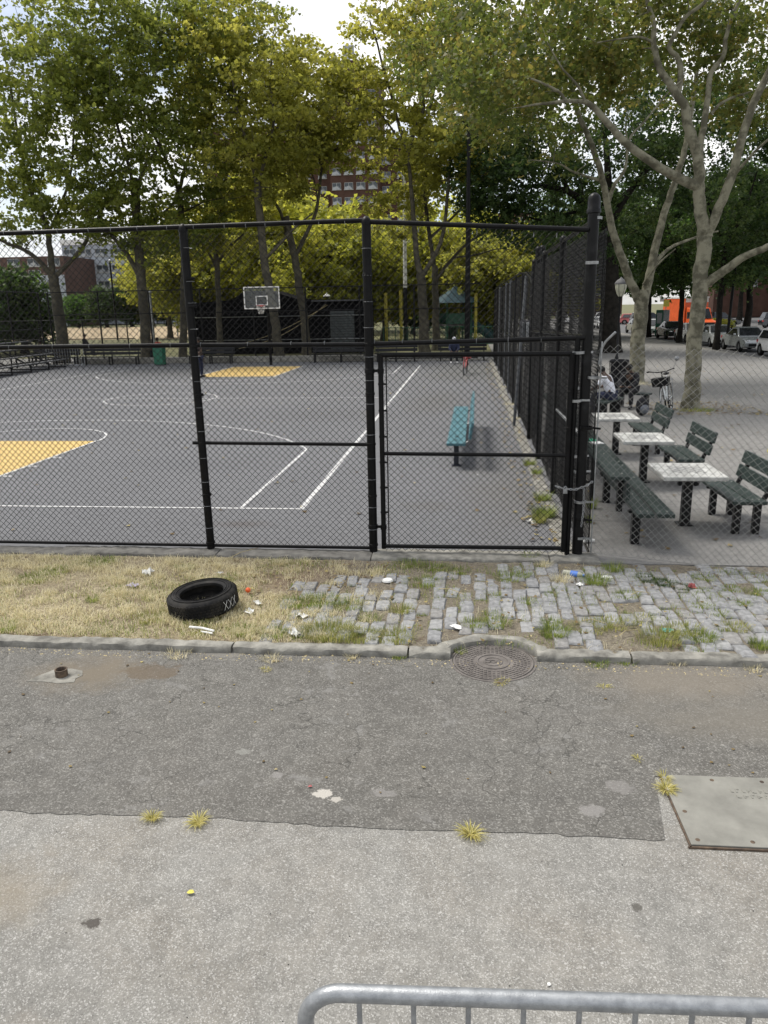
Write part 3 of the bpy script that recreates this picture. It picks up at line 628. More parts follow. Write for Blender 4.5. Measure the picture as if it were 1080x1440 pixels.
for x in (.25, L-.25):
    b = MB(); b.tube([(x, -.3, .012), (x, -.26, .03), (x, -.05, .16), (x, 0, .2), (x, .05, .16), (x, .26, .03), (x, .3, .012)], .016, 10); b.build('foot', M['barrier'], t, smooth=True)
for z in (.35, .86):
    b = MB(); b.tube([(-.06, 0, z-.03), (-.06, 0, z+.005), (-.02, 0, z+.01)], .009, 8); b.build('hook', M['barrier'], t, smooth=True)

# ------------------------------------------------------------------ chain link
def link_mesh(name, L, Ht, z0, m, p=.0385, r=.0026, n=3, wob=None, gap=None, seed=1):
    nc = int(L/p); nk = int(Ht/p); rg = np.random.default_rng(seed)
    k = np.arange(nk+1); PT = []
    i = np.arange(nc)[:, None]
    odd = ((k[None]+i) % 2)
    X = (i+odd)*p; Z = np.broadcast_to(z0+k[None]*p, X.shape).copy(); Yv = np.where(k[None] % 2 == 0, r*.9, -r*.9)*np.ones_like(X)
    Pn = np.stack([X, Yv, Z], -1).astype(float)
    Pn[..., 0] += rg.normal(0, p*.02, X.shape)
    if wob is not None: Pn = wob(Pn)
    a = Pn[:, :-1].reshape(-1, 3); b = Pn[:, 1:].reshape(-1, 3); d = b-a; ln = np.linalg.norm(d, axis=1, keepdims=True); d = d/ln
    u = np.cross(d, np.array([0, 1., 0])); u /= np.linalg.norm(u, axis=1, keepdims=True); v = np.cross(d, u)
    a = a-d*r*.5; b = b+d*r*.5; ring = []
    for q in range(n):
        an = 2*PI*q/n; o = (u*math.cos(an)+v*math.sin(an))*r; ring.append(a+o)
    for q in range(n):
        an = 2*PI*q/n; o = (u*math.cos(an)+v*math.sin(an))*r; ring.append(b+o)
    V = np.stack(ring, 1).reshape(-1, 3); base = np.arange(len(a))[:, None]*(2*n)
    F = np.concatenate([base+np.array([q, (q+1) % n, n+(q+1) % n, n+q]) for q in range(n)], 0)
    return raw_mesh(name, V, F, m)
def tb(name, a, b_, r, m, parent, n=12, r2=None, smooth=True):
    q = MB(); q.tube([a, b_], [r, r2 or r], n); return q.build(name, m, parent, smooth=smooth)
FY = 8.74; FH = 3.73
# front fence (court side)
t = empty('front_fence', (0, FY, 0), 0, 'tall black chain link fence across the near end of the court', 'fence')
def wobf(P):
    P = P.copy(); P[..., 1] += .012*np.sin(P[..., 0]*2.1+P[..., 2]*1.3)+.006*np.sin(P[..., 0]*7+P[..., 2]*4); return P
PX0 = -9.3
o = obj('chain_link_mesh', link_mesh('chain_link_mesh', 9.3-1.13, FH-.1, .06, M['wire'], r=.0031, wob=wobf), t); o.location = (PX0, .035, 0); o['kind'] = 'stuff'
def post(parent, x, r, h, y=0, cap=True, name='post', m=None, top=None, lean=(0, 0)):
    q = MB(); pr = [(r, 0), (r, h), (r*1.12, h), (r*1.12, h+.03), (r*.9, h+.055), (r*.45, h+.08), (.001, h+.085)] if cap else [(r, 0), (r, h), (0.001, h)]
    q.lathe(pr, 20); o = q.build(name, m or M['black'], parent, smooth=True); o.location = (x, y, 0); o.rotation_euler = (lean[0], lean[1], 0); return o
post(t, -9.2, .042, 3.70); post(t, -6.22, .042, 3.70); post(t, -3.13, .047, 3.70, lean=(0, R(-.5))); post(t, -1.115, .050, 3.72)
for (x0, x1, z0, z1, r) in ((-9.2, -6.2, 3.73, 3.735, .026), (-6.2, -3.14, 3.735, 3.75, .026), (-3.14, -1.11, 3.75, 3.76, .026), (-9.2, -3.13, 2.48, 2.47, .026), (-3.13, -1.12, 2.47, 2.45, .026), (-3.25, -1.12, 1.335, 1.315, .021), (-9.2, -3.13, .07, .06, .02), (-3.1, -1.16, .06, .06, .02)):
    tb('rail', (x0, 0, z0), (x1, 0, z1), r, M['black'], t)
for x, zz in ((-3.13, (2.46, 1.33, .1, 3.2, .7, 1.9, 2.9)), (-1.115, (2.45, 1.32, .1, 3.2, .7, 1.9, 2.9))):
    for z in zz: q = MB(); q.lathe([(.052, 0), (.056, .003), (.056, .025), (.052, .028)], 18, c=(x, 0, z-.012)); q.build('band', M['black'], t)
# mesh panel above and beside gate
t = empty('gate_bay_fence', (0, FY, 0), 0, 'upper black chain link panel with sagging rails above the gate', 'fence')
tb('rail', (-1.1, 0, 3.745), (1.24, 0, 3.60), .026, M['black'], t); tb('rail', (-1.1, 0, 2.455), (1.25, 0, 2.49), .026, M['black'], t)
o = obj('chain_link_mesh', link_mesh('chain_link_mesh', 2.32, 1.16, 2.5, M['wire'], r=.0031, wob=lambda P: wobf(P)), t); o.location = (-1.08, .035, 0); o['kind'] = 'stuff'
o = obj('chain_link_mesh', link_mesh('chain_link_mesh', .26, 2.42, .05, M['wire'], r=.0031, seed=4), t); o.location = (1.12, .02, 0); o['kind'] = 'stuff'
# gate
t = empty('gate', (-.985, FY-.03, 0), R(-.4), 'black chain link swing gate with tube frame, chained to the corner post', 'gate')
gx = 2.1; z0, z1 = .095, 2.335
tb('upright', (0, 0, z0-.03), (0, 0, z1+.02), .029, M['black'], t); tb('upright', (gx, 0, z0-.03), (gx, 0, z1), .029, M['black'], t)
for z, dz, r in ((z1, -.01, .027), (1.215, -.015, .022), (z0, .01, .024)): tb('rail', (0, 0, z), (gx, 0, z+dz), r, M['black'], t)
tb('tension_bar', (.06, .02, z0+.02), (.06, .02, z1-.02), .007, M['black'], t)
o = obj('chain_link_mesh', link_mesh('chain_link_mesh', 2.1, 2.34, .03, M['wire'], r=.003, wob=lambda P: wobf(P)), t); o.location = (.02, .03, 0); o['kind'] = 'stuff'
for z in (.30, 2.13):
    q = MB(); q.lathe([(.034, 0), (.037, .005), (.037, .05), (.034, .055)], 16, c=(0, 0, z)); q.lathe([(.052, 0), (.058, .005), (.058, .05), (.052, .055)], 16, c=(-.13, .03, z)); q.box((-.065, .015, z+.03), (.09, .02, .03)); q.build('hinge', M['black'], t)
for i in range(6): q = MB(); q.lathe([(.03, 0), (.034, .003), (.034, .022), (.03, .025)], 14, c=(0, 0, .5+i*.3)); q.box((.035, .01, .51+i*.3), (.05, .01, .02)); q.build('tension_band', M['black'], t)
for i, z in enumerate((.9, 1.5, 1.9)): q = MB(); q.lathe([(.03, 0), (.034, .003), (.034, .022), (.03, .025)], 14, c=(gx, 0, z)); q.build('tension_band', M['black'], t)
# latch post next to the big post
t = empty('latch_post', (1.165, FY, 0), 0, 'slim black post between the gate and the thick corner post', 'post')
q = MB(); q.tube([(0, 0, 0), (.01, 0, 2.5)], .03, 14); q.build('post_tube', M['black'], t, smooth=True)
# big corner post
t = empty('corner_post', (1.285, FY+.03, 0), 0, 'thick worn black corner post with domed cap and metal straps', 'post')
q = MB(); q.tube([(0, 0, -.02), (0, 0, 3.83)], .060, 28); q.build('post_tube', M['bigpost'], t, smooth=True)
q = MB(); q.lathe([(.062, 3.76), (.074, 3.765), (.074, 3.80), (.066, 3.81), (.066, 3.89), (.06, 3.925), (.042, 3.95), (.02, 3.962), (.001, 3.965)], 28); q.build('domed_cap', M['bigpost'], t, smooth=True)
sr = random.Random(11)
for i, z in enumerate((3.70, 3.25, 2.32, 2.05, 1.93, 1.80, 1.50, 1.16, .98, .86, .64, .42, .2)):
    q = MB(); wz = .03; q.lathe([(.061, 0), (.067, .002), (.068, wz), (.061, wz+.002)], 28, c=(0, 0, z)); 
    if z < 2.4: q.box((.105, -.02, z+wz/2), (.09, .01, .022), Matrix.Rotation(sr.uniform(-.1, .1), 3, 'Y'))
    o = q.build('strap', M['galv'] if i in (0, 1, 2, 3, 4, 5, 7, 8, 10, 12) else M['bigpost'], t, smooth=True); o.rotation_euler = (sr.uniform(-.05, .05), sr.uniform(-.06, .06), 0)
tb('tie_rod', (.155, -.02, .04), (.155, -.02, 2.45), .008, M['galv'], t)
tb('tie_rod', (.125, -.01, .04), (.125, -.01, 3.6), .005, M['black'], t)
# chain and padlock
t = empty('chain', (1.13, FY-.07, .83), 0, 'galvanised chain with padlock wrapped round the corner post and gate', 'chain')
def chain_links(path, parent, r=.0045, ln=.038):
    acc = []; 
    for a, b_ in zip(path[:-1], path[1:]):
        a = Vector(a); b_ = Vector(b_); k = max(1, int((b_-a).length/(ln*.8)))
        for i in range(k): acc.append((a.lerp(b_, (i+.5)/k), (b_-a).normalized()))
    for i, (c, d) in enumerate(acc):
        q = MB(); u = d.orthogonal().normalized(); v = d.cross(u); s = u if i % 2 else v
        pts = [c+d*(math.cos(x)*ln*.42)+s*(math.sin(x)*ln*.3) for x in [2*PI*j/10 for j in range(10)]]
        q.tube(pts, r, 5, closed=True); q.build('link', M['galv'], parent, smooth=True)
chain_links([(-.14, .02, .02), (-.05, -.03, .0), (.08, -.04, -.01), (.2, -.02, .03), (.28, .02, .075)], t)
chain_links([(.18, -.02, .0), (.185, -.03, -.25), (.17, -.03, -.45)], t)
q = MB(); q.box((-.03, -.05, -.03), (.045, .02, .045)); q.tube([(-.045, -.05, -.01), (-.045, -.05, .02), (-.03, -.05, .033), (-.015, -.05, .02), (-.015, -.05, -.01)], .005, 6); q.build('padlock', M['galv'], t)
# side fence
SXF = 1.335
t = empty('side_fence', (SXF, FY+.05, 0), 0, 'tall black chain link fence running along the right side of the court', 'fence')
pan = link_mesh('chain_link_mesh', 2.9, 3.55, .08, M['wire'], r=.0030, wob=lambda P: wobf(P))
pan_g = link_mesh('chain_link_mesh', 2.9, 2.4, .05, M['wire'], r=.004, wob=lambda P: wobf(P*1.0), seed=9)
yy = 0; k = 0
while yy < 32:
    o = obj('chain_link_mesh', pan, t); o.location = (.0, yy, 0); o.rotation_euler = (0, 0, R(90)); o['kind'] = 'stuff'
    if yy > 8.5: o.scale = (1, 1, .985)
    if k < 2: o = obj('chain_link_mesh', pan_g if k % 2 else pan, t); o.location = (.10+.02*(k % 3), yy, 0); o.rotation_euler = (0, 0, R(90)); o['kind'] = 'stuff'
    yy += 2.9; k += 1
for i, y in enumerate((3.1, 5.9, 8.2)):
    post(t, 0, .05, 3.72-.02*i, y=y)
post(t, .1, .06, 3.95, y=8.5, name='post'); post(t, .22, .06, 4.0, y=8.9, name='post')
for i, y in enumerate((11.5, 14.5, 17.5, 20.5, 23.5, 26.5, 29.5, 32)):
    post(t, 0, .045, 3.62, y=y, cap=False, m=M['galv_d'] if i in (2, 3, 5) else None)
tb('rail', (0, 0, 3.72), (0, 8.3, 3.72), .026, M['black'], t)
pts = [(0, 8.4, 3.2), (0, 9.2, 3.42), (0, 10.5, 3.58), (0, 13, 3.66), (0, 32, 3.68)]
q = MB(); q.tube(pts, .026, 10); q.build('rail', M['black'], t, smooth=True)
tb('rail', (0, 0, 2.5), (0, 8.3, 2.3), .024, M['black'], t); tb('rail', (0, .2, 1.35), (0, 3.4, 1.3), .022, M['galv'], t); tb('rail', (0, 8.4, .1), (0, 32, .1), .02, M['black'], t)
tb('rail', (0, 8.4, 1.9), (0, 32, 1.9), .022, M['black'], t)
t = empty('leaning_pole', (1.2, 18.5, 0), 0, 'grey steel pole leaning against the inside of the side fence', 'pole')
q = MB(); q.tube([(-.1, .2, .0), (.12, .55, 3.5)], .035, 12); q.build('pole_tube', M['galv_d'], t, smooth=True)
t = empty('meter_box', (1.25, 17.9, 2.3), 0, 'pale grey box with three panels hanging on the side fence', 'box')
for i in range(3): q = MB(); q.box((-.04, -.05, 0), (.07, .09, .34)); o = q.build('panel', M['galv'] if i == 1 else M['galv_d'], t, bevel=.01); o.location = (.0+i*.085, 0, 0)
q = MB(); q.box((.045, .03, .0), (.32, .04, .42)); q.build('back_plate', M['shed_r'], t)
# low galvanised fence running from the corner post to the right
t = empty('low_fence', (1.42, FY+.02, 0), math.atan2(-.85, 1.9)+R(6), 'lower bare galvanised chain link fence with wavy top, right of the corner post', 'fence')
def wobl(P):
    P = P.copy(); x = P[..., 0]; z = P[..., 2]; s = z/2.4
    P[..., 1] += .09*np.sin(x*1.6)*s+.03*np.sin(x*4+z*2)+.05*np.sin(z*1.3)*np.sin(x*.9)
    P[..., 2] += .05*np.sin(x*2.3+.5)*s+.02*np.sin(x*6.)*s - .10*np.clip(x-1.5, 0, 5)*(1-s)*.3
    P[..., 0] += .02*np.sin(z*2.2+x*2)
    return P
o = obj('chain_link_mesh', link_mesh('chain_link_mesh', 5.2, 2.34, .02, M['wireg'], p=.041, r=.0023, wob=wobl, seed=5), t); o['kind'] = 'stuff'
q = MB(); q.tube([(x, .09*math.sin(x*1.6)*.2, .03-.09*max(0, x-1.5)*.3) for x in np.linspace(0, 5, 26)], .003, 5); q.build('bottom_wire', M['wireg'], t)
q = MB(); q.tube([(0, 0, 2.2), (.02, .01, 2.38), (.06, 0, 2.45), (.16, -.02, 2.55)], .013, 8); q.build('bent_wire', M['galv'], t, smooth=True)
post(t, 5.2, .03, 2.3, m=M['galv'])

# ------------------------------------------------------------------ plaza furniture
def rbox(name, c, d, m, parent, bev=.006, rot=None):
    q = MB(); q.box((0, 0, 0), d); o = q.build(name, m, parent, bevel=bev); o.location = c
    if rot: o.rotation_euler = rot
    return o
# terrazzo chess tables
def chess_table(y, label):
    t = empty('chess_table', (2.80, y, 0), R(random.uniform(-.6, .6)), label, 'table', 'chess tables in a row on the plaza')
    rbox('tabletop', (0, 0, .735), (.78, .9, .055), M['table'], t, .012)
    q = MB()
    for i in range(8):
        for j in range(8):
            if (i+j) % 2: q.box((-.175+i*.05, -.175+j*.05, .7635), (.05, .05, .003))
    o = q.build('chess_squares', M['tsq'], t); o['kind'] = 'stuff'
    q = MB(); q.box((0, 0, .70), (.5, .6, .02)); q.build('under_plate', M['black_paint'], t)
    rbox('leg', (.06, .1, .35), (.115, .115, .70), M['black_paint'], t, .012)
    q = MB(); q.box((.06, .1, .012), (.2, .2, .02)); q.build('base_plate', M['black_paint'], t, bevel=.004)
    return t
M['tsq'] = mat('terrazzo_squares', (.30, .30, .29), .6, s=14)
chess_table(10.05, 'pale terrazzo chess table on one black leg, nearest of the three')
chess_table(12.62, 'pale terrazzo chess table in the middle of the row of three')
chess_table(15.1, 'pale terrazzo chess table farthest back in the row of three')
M['brass'] = mat('worn_bolt', (.45, .44, .40), .5, .4, s=20)
def plank_bolts(parent, pts):
    for p in pts: q = MB(); q.lathe([(0, .004), (.008, .004), (.011, 0)], 8, c=(0, 0, 0)); o = q.build('bolt', M['brass'], parent); o.location = p
def green_bench(x, y, L, label, ry=0):
    t = empty('park_bench', (x, y, 0), ry, label, 'bench', 'green benches facing the chess tables')
    for i in range(2): rbox('seat_plank', (.10+i*.215, 0, .435), (.2, L, .042), M['green'], t, .006); plank_bolts(t, [(.10+i*.215+dx, sy*(L/2-.13), .456) for sy in (-1, 1) for dx in (-.04, .04)])
    for i in range(2): rbox('back_plank', (.485+i*.055, 0, .60+i*.19), (.042, L, .165), M['green'], t, .006, (0, R(14), 0))
    for sy in (-1, 1):
        yy = sy*(L/2-.17)
        rbox('leg', (.12, yy, .2), (.085, .085, .41), M['black_paint'], t, .008); rbox('leg', (.36, yy, .2), (.085, .085, .41), M['black_paint'], t, .008)
        q = MB(); q.box((.23, yy, .395), (.42, .06, .045)); q.bar((.40, yy, .38), (.60, yy, .86), .05, .05, (1, 0, 0)); q.build('side_bracket', M['black_paint'], t, bevel=.006)
    return t
green_bench(3.25, 10.22, 1.26, 'green slatted bench beside the nearest chess table, cut by the right edge', R(1))
green_bench(3.28, 12.95, 1.30, 'green slatted bench beside the middle chess table')
green_bench(3.30, 15.68, 1.30, 'green slatted bench farthest back, in front of the parked bicycle')
t = empty('long_bench', (1.97, 8.92, 0), 0, 'long dark green bench with shelf along its back, between the corner fence and tables', 'bench')
for k in range(3):
    for i in range(2):
        rbox('seat_plank', (.104+i*.232, 1.5+k*3.02, .44), (.20, 3.0, .05), M['green'], t, .007); plank_bolts(t, [(.108+i*.222+dx, 1.5+k*3.02+yy, .465) for yy in (-1.36, -.5, .5, 1.36) for dx in (-.04, .04)])
    rbox('shelf_board', (-.17, .2+1.5+k*3.02, .84), (.23, 3.0, .045), M['green'], t, .007); plank_bolts(t, [(-.17+dx, .2+1.5+k*3.02+yy, .8625) for yy in (-1.3, 0, 1.3) for dx in (-.05, .05)])
    rbox('back_plank', (-.07, .2+1.5+k*3.02, .68), (.045, 3.0, .2), M['green'], t, .006)
for k in range(5):
    y = .35+k*2.05
    rbox('leg', (.07, y, .205), (.10, .10, .41), M['black_paint'], t, .01)
    q = MB(); q.box((.2, y, .405), (.46, .07, .03)); q.build('seat_bracket', M['black_paint'], t)
    if k: rbox('leg', (.36, y, .205), (.09, .09, .41), M['black_paint'], t, .01)
    rbox('back_post', (-.12, y+.1, .60 if k == 0 else .41), (.07, .09, .44 if k == 0 else .82), M['black_paint'], t, .01)
t = empty('paper_cup_and_card', (1.83, 11.5, .864), R(15)); tag(t, 'green and white folded carton lying on the long bench shelf', 'carton')
q = MB(); q.box((0, .1, .015), (.16, .13, .03)); q.build('green_half', M['emerald'], t); q = MB(); q.box((.03, -.07, .006), (.17, .18, .012)); q.build('white_half', M['paper'], t)
t.name = 'folded_carton'
# teal bench on the court
t = empty('teal_bench', (-.19, 16.3, 0), R(-.5), 'teal painted backed bench standing alone on the court behind the gate', 'bench')
for i, (dx, w_) in enumerate(((0, .3),)):
    for k in range(2): rbox('seat_plank', (dx, -1.33+k*2.66, .45), (.34, 2.62, .05), M['teal'], t, .01)
for k in range(2):
    rbox('back_plank', (.27, -1.33+k*2.66, .69), (.05, 2.62, .30), M['teal'], t, .01, (0, R(10), 0))
for y in (-2.3, 0, 2.3):
    rbox('leg', (0, y, .21), (.09, .09, .42), M['navy'], t, .01)
    q = MB(); q.tube([(-.12, y, .415), (.15, y, .41), (.22, y, .44), (.25, y, .52), (.30, y, .84)], .024, 8); q.build('arm_bracket', M['galv'], t, smooth=True)
    q = MB(); q.box((0, y, .41), (.3, .06, .02)); q.box((0, y, .01), (.17, .17, .016)); q.build('mounting_plate', M['navy'], t)
q = MB(); q.lathe([(0, .004), (.04, .004), (.045, 0)], 12, c=(.0, -1.9, .476)); q.lathe([(0, .004), (.03, .004), (.035, 0)], 12, c=(.0, -2.3, .476)); q.build('mounting_disc', M['black'], t)

# ------------------------------------------------------------------ bicycles
def bicycle(name, loc, rz, lean, label, mframe, rack=True, steer=25, mirror=False, basket=None, scale=1):
    t = empty(name, loc, 0, label, 'bicycle'); t.rotation_euler = (R(lean), 0, rz); t.scale = (scale,)*3
    rw = .335
    def wheel(x, rot=0):
        q = MB(); q.tube([(rw*math.cos(a), 0, rw+rw*math.sin(a)) for a in [2*PI*i/36 for i in range(36)]], .02, 7, closed=True); tyre = q.build('tyre', M['rubber'], None, smooth=True)
        w0 = empty('wheel', (x, 0, 0)); w0.parent = t; w0.rotation_euler = (0, 0, rot); tyre.parent = w0
        q = MB(); q.tube([((rw-.025)*math.cos(a), 0, rw+(rw-.025)*math.sin(a)) for a in [2*PI*i/36 for i in range(36)]], .009, 6, closed=True); q.tube([(0, -.05, rw), (0, .05, rw)], .02, 10)
        q.build('rim', M['chrome'], w0, smooth=True)
        q = MB()
        for i in range(20): a = 2*PI*i/20; q.tube([(0, .02*(-1)**i, rw), ((rw-.02)*math.cos(a), 0, rw+(rw-.02)*math.sin(a))], .0018, 4)
        q.build('spokes', M['chrome'], w0)['kind'] = 'stuff'
        q = MB(); q.tube([((rw+.035)*math.cos(a), 0, rw+(rw+.035)*math.sin(a)) for a in [R(30+120*i/12+(20 if x < 0 else -20)) for i in range(13)]], .014, 6); q.build('mudguard', mframe, w0, smooth=True)
        return w0
    wheel(-.52); wheel(.54, R(steer))
    q = MB(); bb = (-.05, 0, .28); st = (-.2, 0, .70); hd = (.36, 0, .80); hl = (.40, 0, .62)
    for a, b_, r in ((bb, st, .018), (bb, hl, .022), (st, hd, .018), ((-.52, .05, rw), (-.05, .03, .28), .011), ((-.52, -.05, rw), (-.05, -.03, .28), .011), ((-.52, .05, rw), (st[0], .02, .68), .009), ((-.52, -.05, rw), (st[0], -.02, .68), .009), (hd, hl, .022)): q.tube([a, b_], r, 8)
    q.tube([bb, (-.05, 0, .28)], .03, 8); q.build('frame', mframe, t, smooth=True)
    q = MB(); q.tube([hl, (.44, .05, .55), (.54, .055, rw)], .012, 8); q.tube([hl, (.44, -.05, .55), (.54, -.055, rw)], .012, 8); q.build('fork', mframe, t, smooth=True)
    q = MB(); s_, c_ = math.sin(R(steer)), math.cos(R(steer)); hb = lambda u, v, z: (.345+u*c_-v*s_, u*s_+v*c_, z)
    q.tube([hd, (.345, 0, .98)], .014, 8); q.tube([hb(-.16, .3, 1.02), hb(-.06, .27, 1.03), hb(0, .1, .99), hb(0, -.1, .99), hb(-.06, -.27, 1.03), hb(-.16, -.3, 1.02)], .012, 8); q.build('handlebar', M['black_paint'], t, smooth=True)
    for sg in (1, -1): q = MB(); q.tube([hb(-.16, sg*.3, 1.02), hb(-.05, sg*.27, 1.03)], .018, 8); q.build('grip', M['rubber'], t, smooth=True)
    q = MB(); q.tube([st, (-.235, 0, .88)], .014, 8); q.build('seat_post', M['chrome'], t)
    q = MB(); q.ball((-.25, 0, .91), .1, 12, (1.3, .75, .35)); q.build('saddle', M['black_paint'], t, smooth=True)
    q = MB(); q.tube([(-.05, -.07, .28), (-.05, .07, .28)], .016, 8); q.box((.04, .09, .16), (.1, .06, .02)); q.box((-.14, -.09, .40), (.1, .06, .02)); q.tube([(-.05, .07, .28), (.04, .08, .17)], .01, 6); q.tube([(-.05, -.07, .28), (-.14, -.08, .39)], .01, 6); q.build('crank', M['black_paint'], t)
    if rack:
        q = MB()
        for y in (-.06, 0, .06): q.tube([(-.78, y, .74), (-.3, y, .74)], .007, 6)
        for x in (-.78, -.55, -.32): q.tube([(x, -.07, .74), (x, .07, .74)], .007, 6)
        for y in (-.07, .07): q.tube([(-.6, y, .74), (-.52, y, rw)], .007, 6)
        q.build('rack', M['galv'], t)
    if mirror:
        q = MB(); q.tube([hb(-.05, .27, 1.03), hb(.02, .34, 1.2)], .005, 6); p = hb(.03, .35, 1.25); q.ball(p, .055, 12, (.5, 1, 1)); q.build('mirror', M['galv'], t, smooth=True)
    if basket:
        q = MB(); q.box((.58, 0, .78), (.26, .34, .2), taper=1.15); q.build('basket', basket, t, bevel=.01)
    return t
bicycle('bicycle', (5.3, 21.2, 0), R(-112), 9, 'silver and black bicycle with round mirror leaning by the near plane tree', M['silver2'], True, 18, True, M['black_paint'], 1.12)
bicycle('bicycle', (-.15, 33.6, 0), R(84), 2, 'faded red bicycle with red basket parked on the court by the far benches', M['red'], False, 10, False, M['redrust'], .95)

# ------------------------------------------------------------------ people
def skinmesh(name, J, E, Rd, m, sub=1, extra=None):
    me = bpy.data.meshes.new(name+'_tmp'); ks = list(J); idx = {k: i for i, k in enumerate(ks)}
    me.from_pydata([J[k] for k in ks], [(idx[a], idx[b_]) for a, b_ in E], []); o = bpy.data.objects.new('tmp', me); COL.objects.link(o)
    sm_ = o.modifiers.new('s', 'SKIN'); sm_.use_smooth_shade = True
    lay = me.skin_vertices[0] if me.skin_vertices else None
    if lay is None:
        bm = bmesh.new(); bm.from_mesh(me); bm.verts.layers.skin.verify(); bm.to_mesh(me); bm.free(); lay = me.skin_vertices[0]
    for k in ks:
        r = Rd[k]; lay.data[idx[k]].radius = r if isinstance(r, tuple) else (r, r)
    lay.data[0].use_root = True
    ss = o.modifiers.new('u', 'SUBSURF'); ss.levels = sub; ss.render_levels = sub
    dg = bpy.context.evaluated_depsgraph_get(); me2 = bpy.data.meshes.new_from_object(o.evaluated_get(dg)); me2.name = name
    bpy.data.objects.remove(o); 
    if extra:
        bm = bmesh.new(); bm.from_mesh(me2); tmp = extra.mesh('x', m, True); bm.from_mesh(tmp); bm.to_mesh(me2); bm.free()
    me2.materials.clear(); me2.materials.append(m); me2.polygons.foreach_set('use_smooth', [True]*len(me2.polygons)); return me2
RB = dict(pel=(.15, .11), sp=(.135, .10), ch=(.155, .11), nk=.052, hb=.06, hm=.085, ht=.07, sL=.062, sR=.062, eL=.042, eR=.042, wL=.028, wR=.028, pL=(.035, .02), pR=(.035, .02), hL=.09, hR=.09, kL=.06, kR=.06, aL=.04, aR=.04, tL=.035, tR=.035)
ED = [('pel', 'sp'), ('sp', 'ch'), ('ch', 'nk'), ('nk', 'hb'), ('hb', 'hm'), ('hm', 'ht'), ('ch', 'sL'), ('ch', 'sR'), ('sL', 'eL'), ('sR', 'eR'), ('eL', 'wL'), ('eR', 'wR'), ('wL', 'pL'), ('wR', 'pR'), ('pel', 'hL'), ('pel', 'hR'), ('hL', 'kL'), ('hR', 'kR'), ('kL', 'aL'), ('kR', 'aR'), ('aL', 'tL'), ('aR', 'tR')]
def person(loc, rz, label, pose, shirt, trousers, hair, skin='skin', scale=1.0, sleeves='short', cap=None, group=None):
    # +Y is where the person faces
    P = dict(pel=(0, 0, .95), sp=(0, .0, 1.12), ch=(0, 0, 1.34), nk=(0, -.005, 1.47), hb=(0, .015, 1.54), hm=(0, .03, 1.63), ht=(0, .02, 1.70), sL=(-.19, 0, 1.41), sR=(.19, 0, 1.41), eL=(-.23, -.02, 1.13), eR=(.23, -.02, 1.13),
             wL=(-.24, .06, .88), wR=(.24, .06, .88), pL=(-.24, .08, .80), pR=(.24, .08, .80), hL=(-.095, 0, .88), hR=(.095, 0, .88), kL=(-.11, .02, .49), kR=(.11, .02, .49), aL=(-.12, -.02, .08), aR=(.12, -.02, .08), tL=(-.13, .13, .04), tR=(.13, .13, .04))
    if pose in ('sit', 'lean'):
        dz = .43; 
        for k in ('pel', 'sp', 'ch', 'nk', 'hb', 'hm', 'ht', 'sL', 'sR', 'eL', 'eR', 'wL', 'wR', 'pL', 'pR'): x, y, z = P[k]; P[k] = (x, y, z-dz)
        P.update(hL=(-.1, .05, .50), hR=(.1, .05, .50), kL=(-.14, .46, .50), kR=(.14, .46, .50), aL=(-.15, .44, .09), aR=(.15, .44, .09), tL=(-.16, .59, .045), tR=(.16, .59, .045), eL=(-.24, .10, .74), eR=(.24, .10, .74), wL=(-.15, .34, .62), wR=(.15, .34, .62), pL=(-.12, .41, .59), pR=(.12, .41, .59))
        if pose == 'lean':
            a = R(-24)
            for k in ('sp', 'ch', 'nk', 'hb', 'hm', 'ht', 'sL', 'sR', 'eL', 'eR', 'wL', 'wR', 'pL', 'pR'):
                x, y, z = P[k]; z -= .52; P[k] = (x, y*math.cos(a)-z*math.sin(a), .52+y*math.sin(a)+z*math.cos(a))
            P.update(eL=(-.25, .33, .70), eR=(.25, .33, .70), wL=(-.14, .55, .62), wR=(.14, .55, .62), pL=(-.08, .60, .62), pR=(.08, .60, .62))
            x, y, z = P['hm']; P['hm'] = (x, y+.03, z-.01); x, y, z = P['ht']; P['ht'] = (x, y+.05, z-.02)
    if pose == 'cycle':
        P.update(kL=(-.1, .28, .72), aL=(-.11, .12, .38), tL=(-.12, .24, .34), kR=(.1, .2, .55), aR=(.11, .1, .16), tR=(.12, .23, .14), eL=(-.25, .2, 1.17), eR=(.25, .2, 1.17), wL=(-.26, .42, 1.06), wR=(.26, .42, 1.06), pL=(-.27, .5, 1.05), pR=(.27, .5, 1.05), ch=(0, .12, 1.33), nk=(0, .17, 1.46), hb=(0, .2, 1.53), hm=(0, .22, 1.62), ht=(0, .21, 1.69), sL=(-.19, .12, 1.40), sR=(.19, .12, 1.40), sp=(0, .05, 1.13))
    if pose == 'stand2': P.update(wR=(.3, .2, 1.1), pR=(.31, .27, 1.14), tL=(-.16, .1, .04), aL=(-.16, -.03, .08), kL=(-.14, .03, .49))
    t = empty('person', loc, rz, label, 'person', group); t.scale = (scale,)*3
    X = MB()
    for sd, p, wv in ((-1, 'pL', 'wL'), (1, 'pR', 'wR')):
        pp = Vector(P[p]); d = (pp-Vector(P[wv])); d.normalize(); sdv = Vector((1, 0, 0)); sdv = (sdv-d*sdv.dot(d)).normalized(); nr = d.cross(sdv)*(.5)
        for i, (o_, ln) in enumerate(((-.027, .062), (-.009, .075), (.010, .078), (.028, .066))):
            a = pp+sdv*o_+d*.0; X.tube([a, a+d*ln*.5-nr*.012, a+d*ln*.85-nr*.05], [.0095, .009, .007], 6)
        a = pp-d*.03+sdv*(-sd*.03); X.tube([a, a+d*.035-sdv*sd*.02, a+d*.06-sdv*sd*.022], [.011, .010, .008], 6)
    hm = Vector(P['hm']); f = Vector((0, 1, 0))
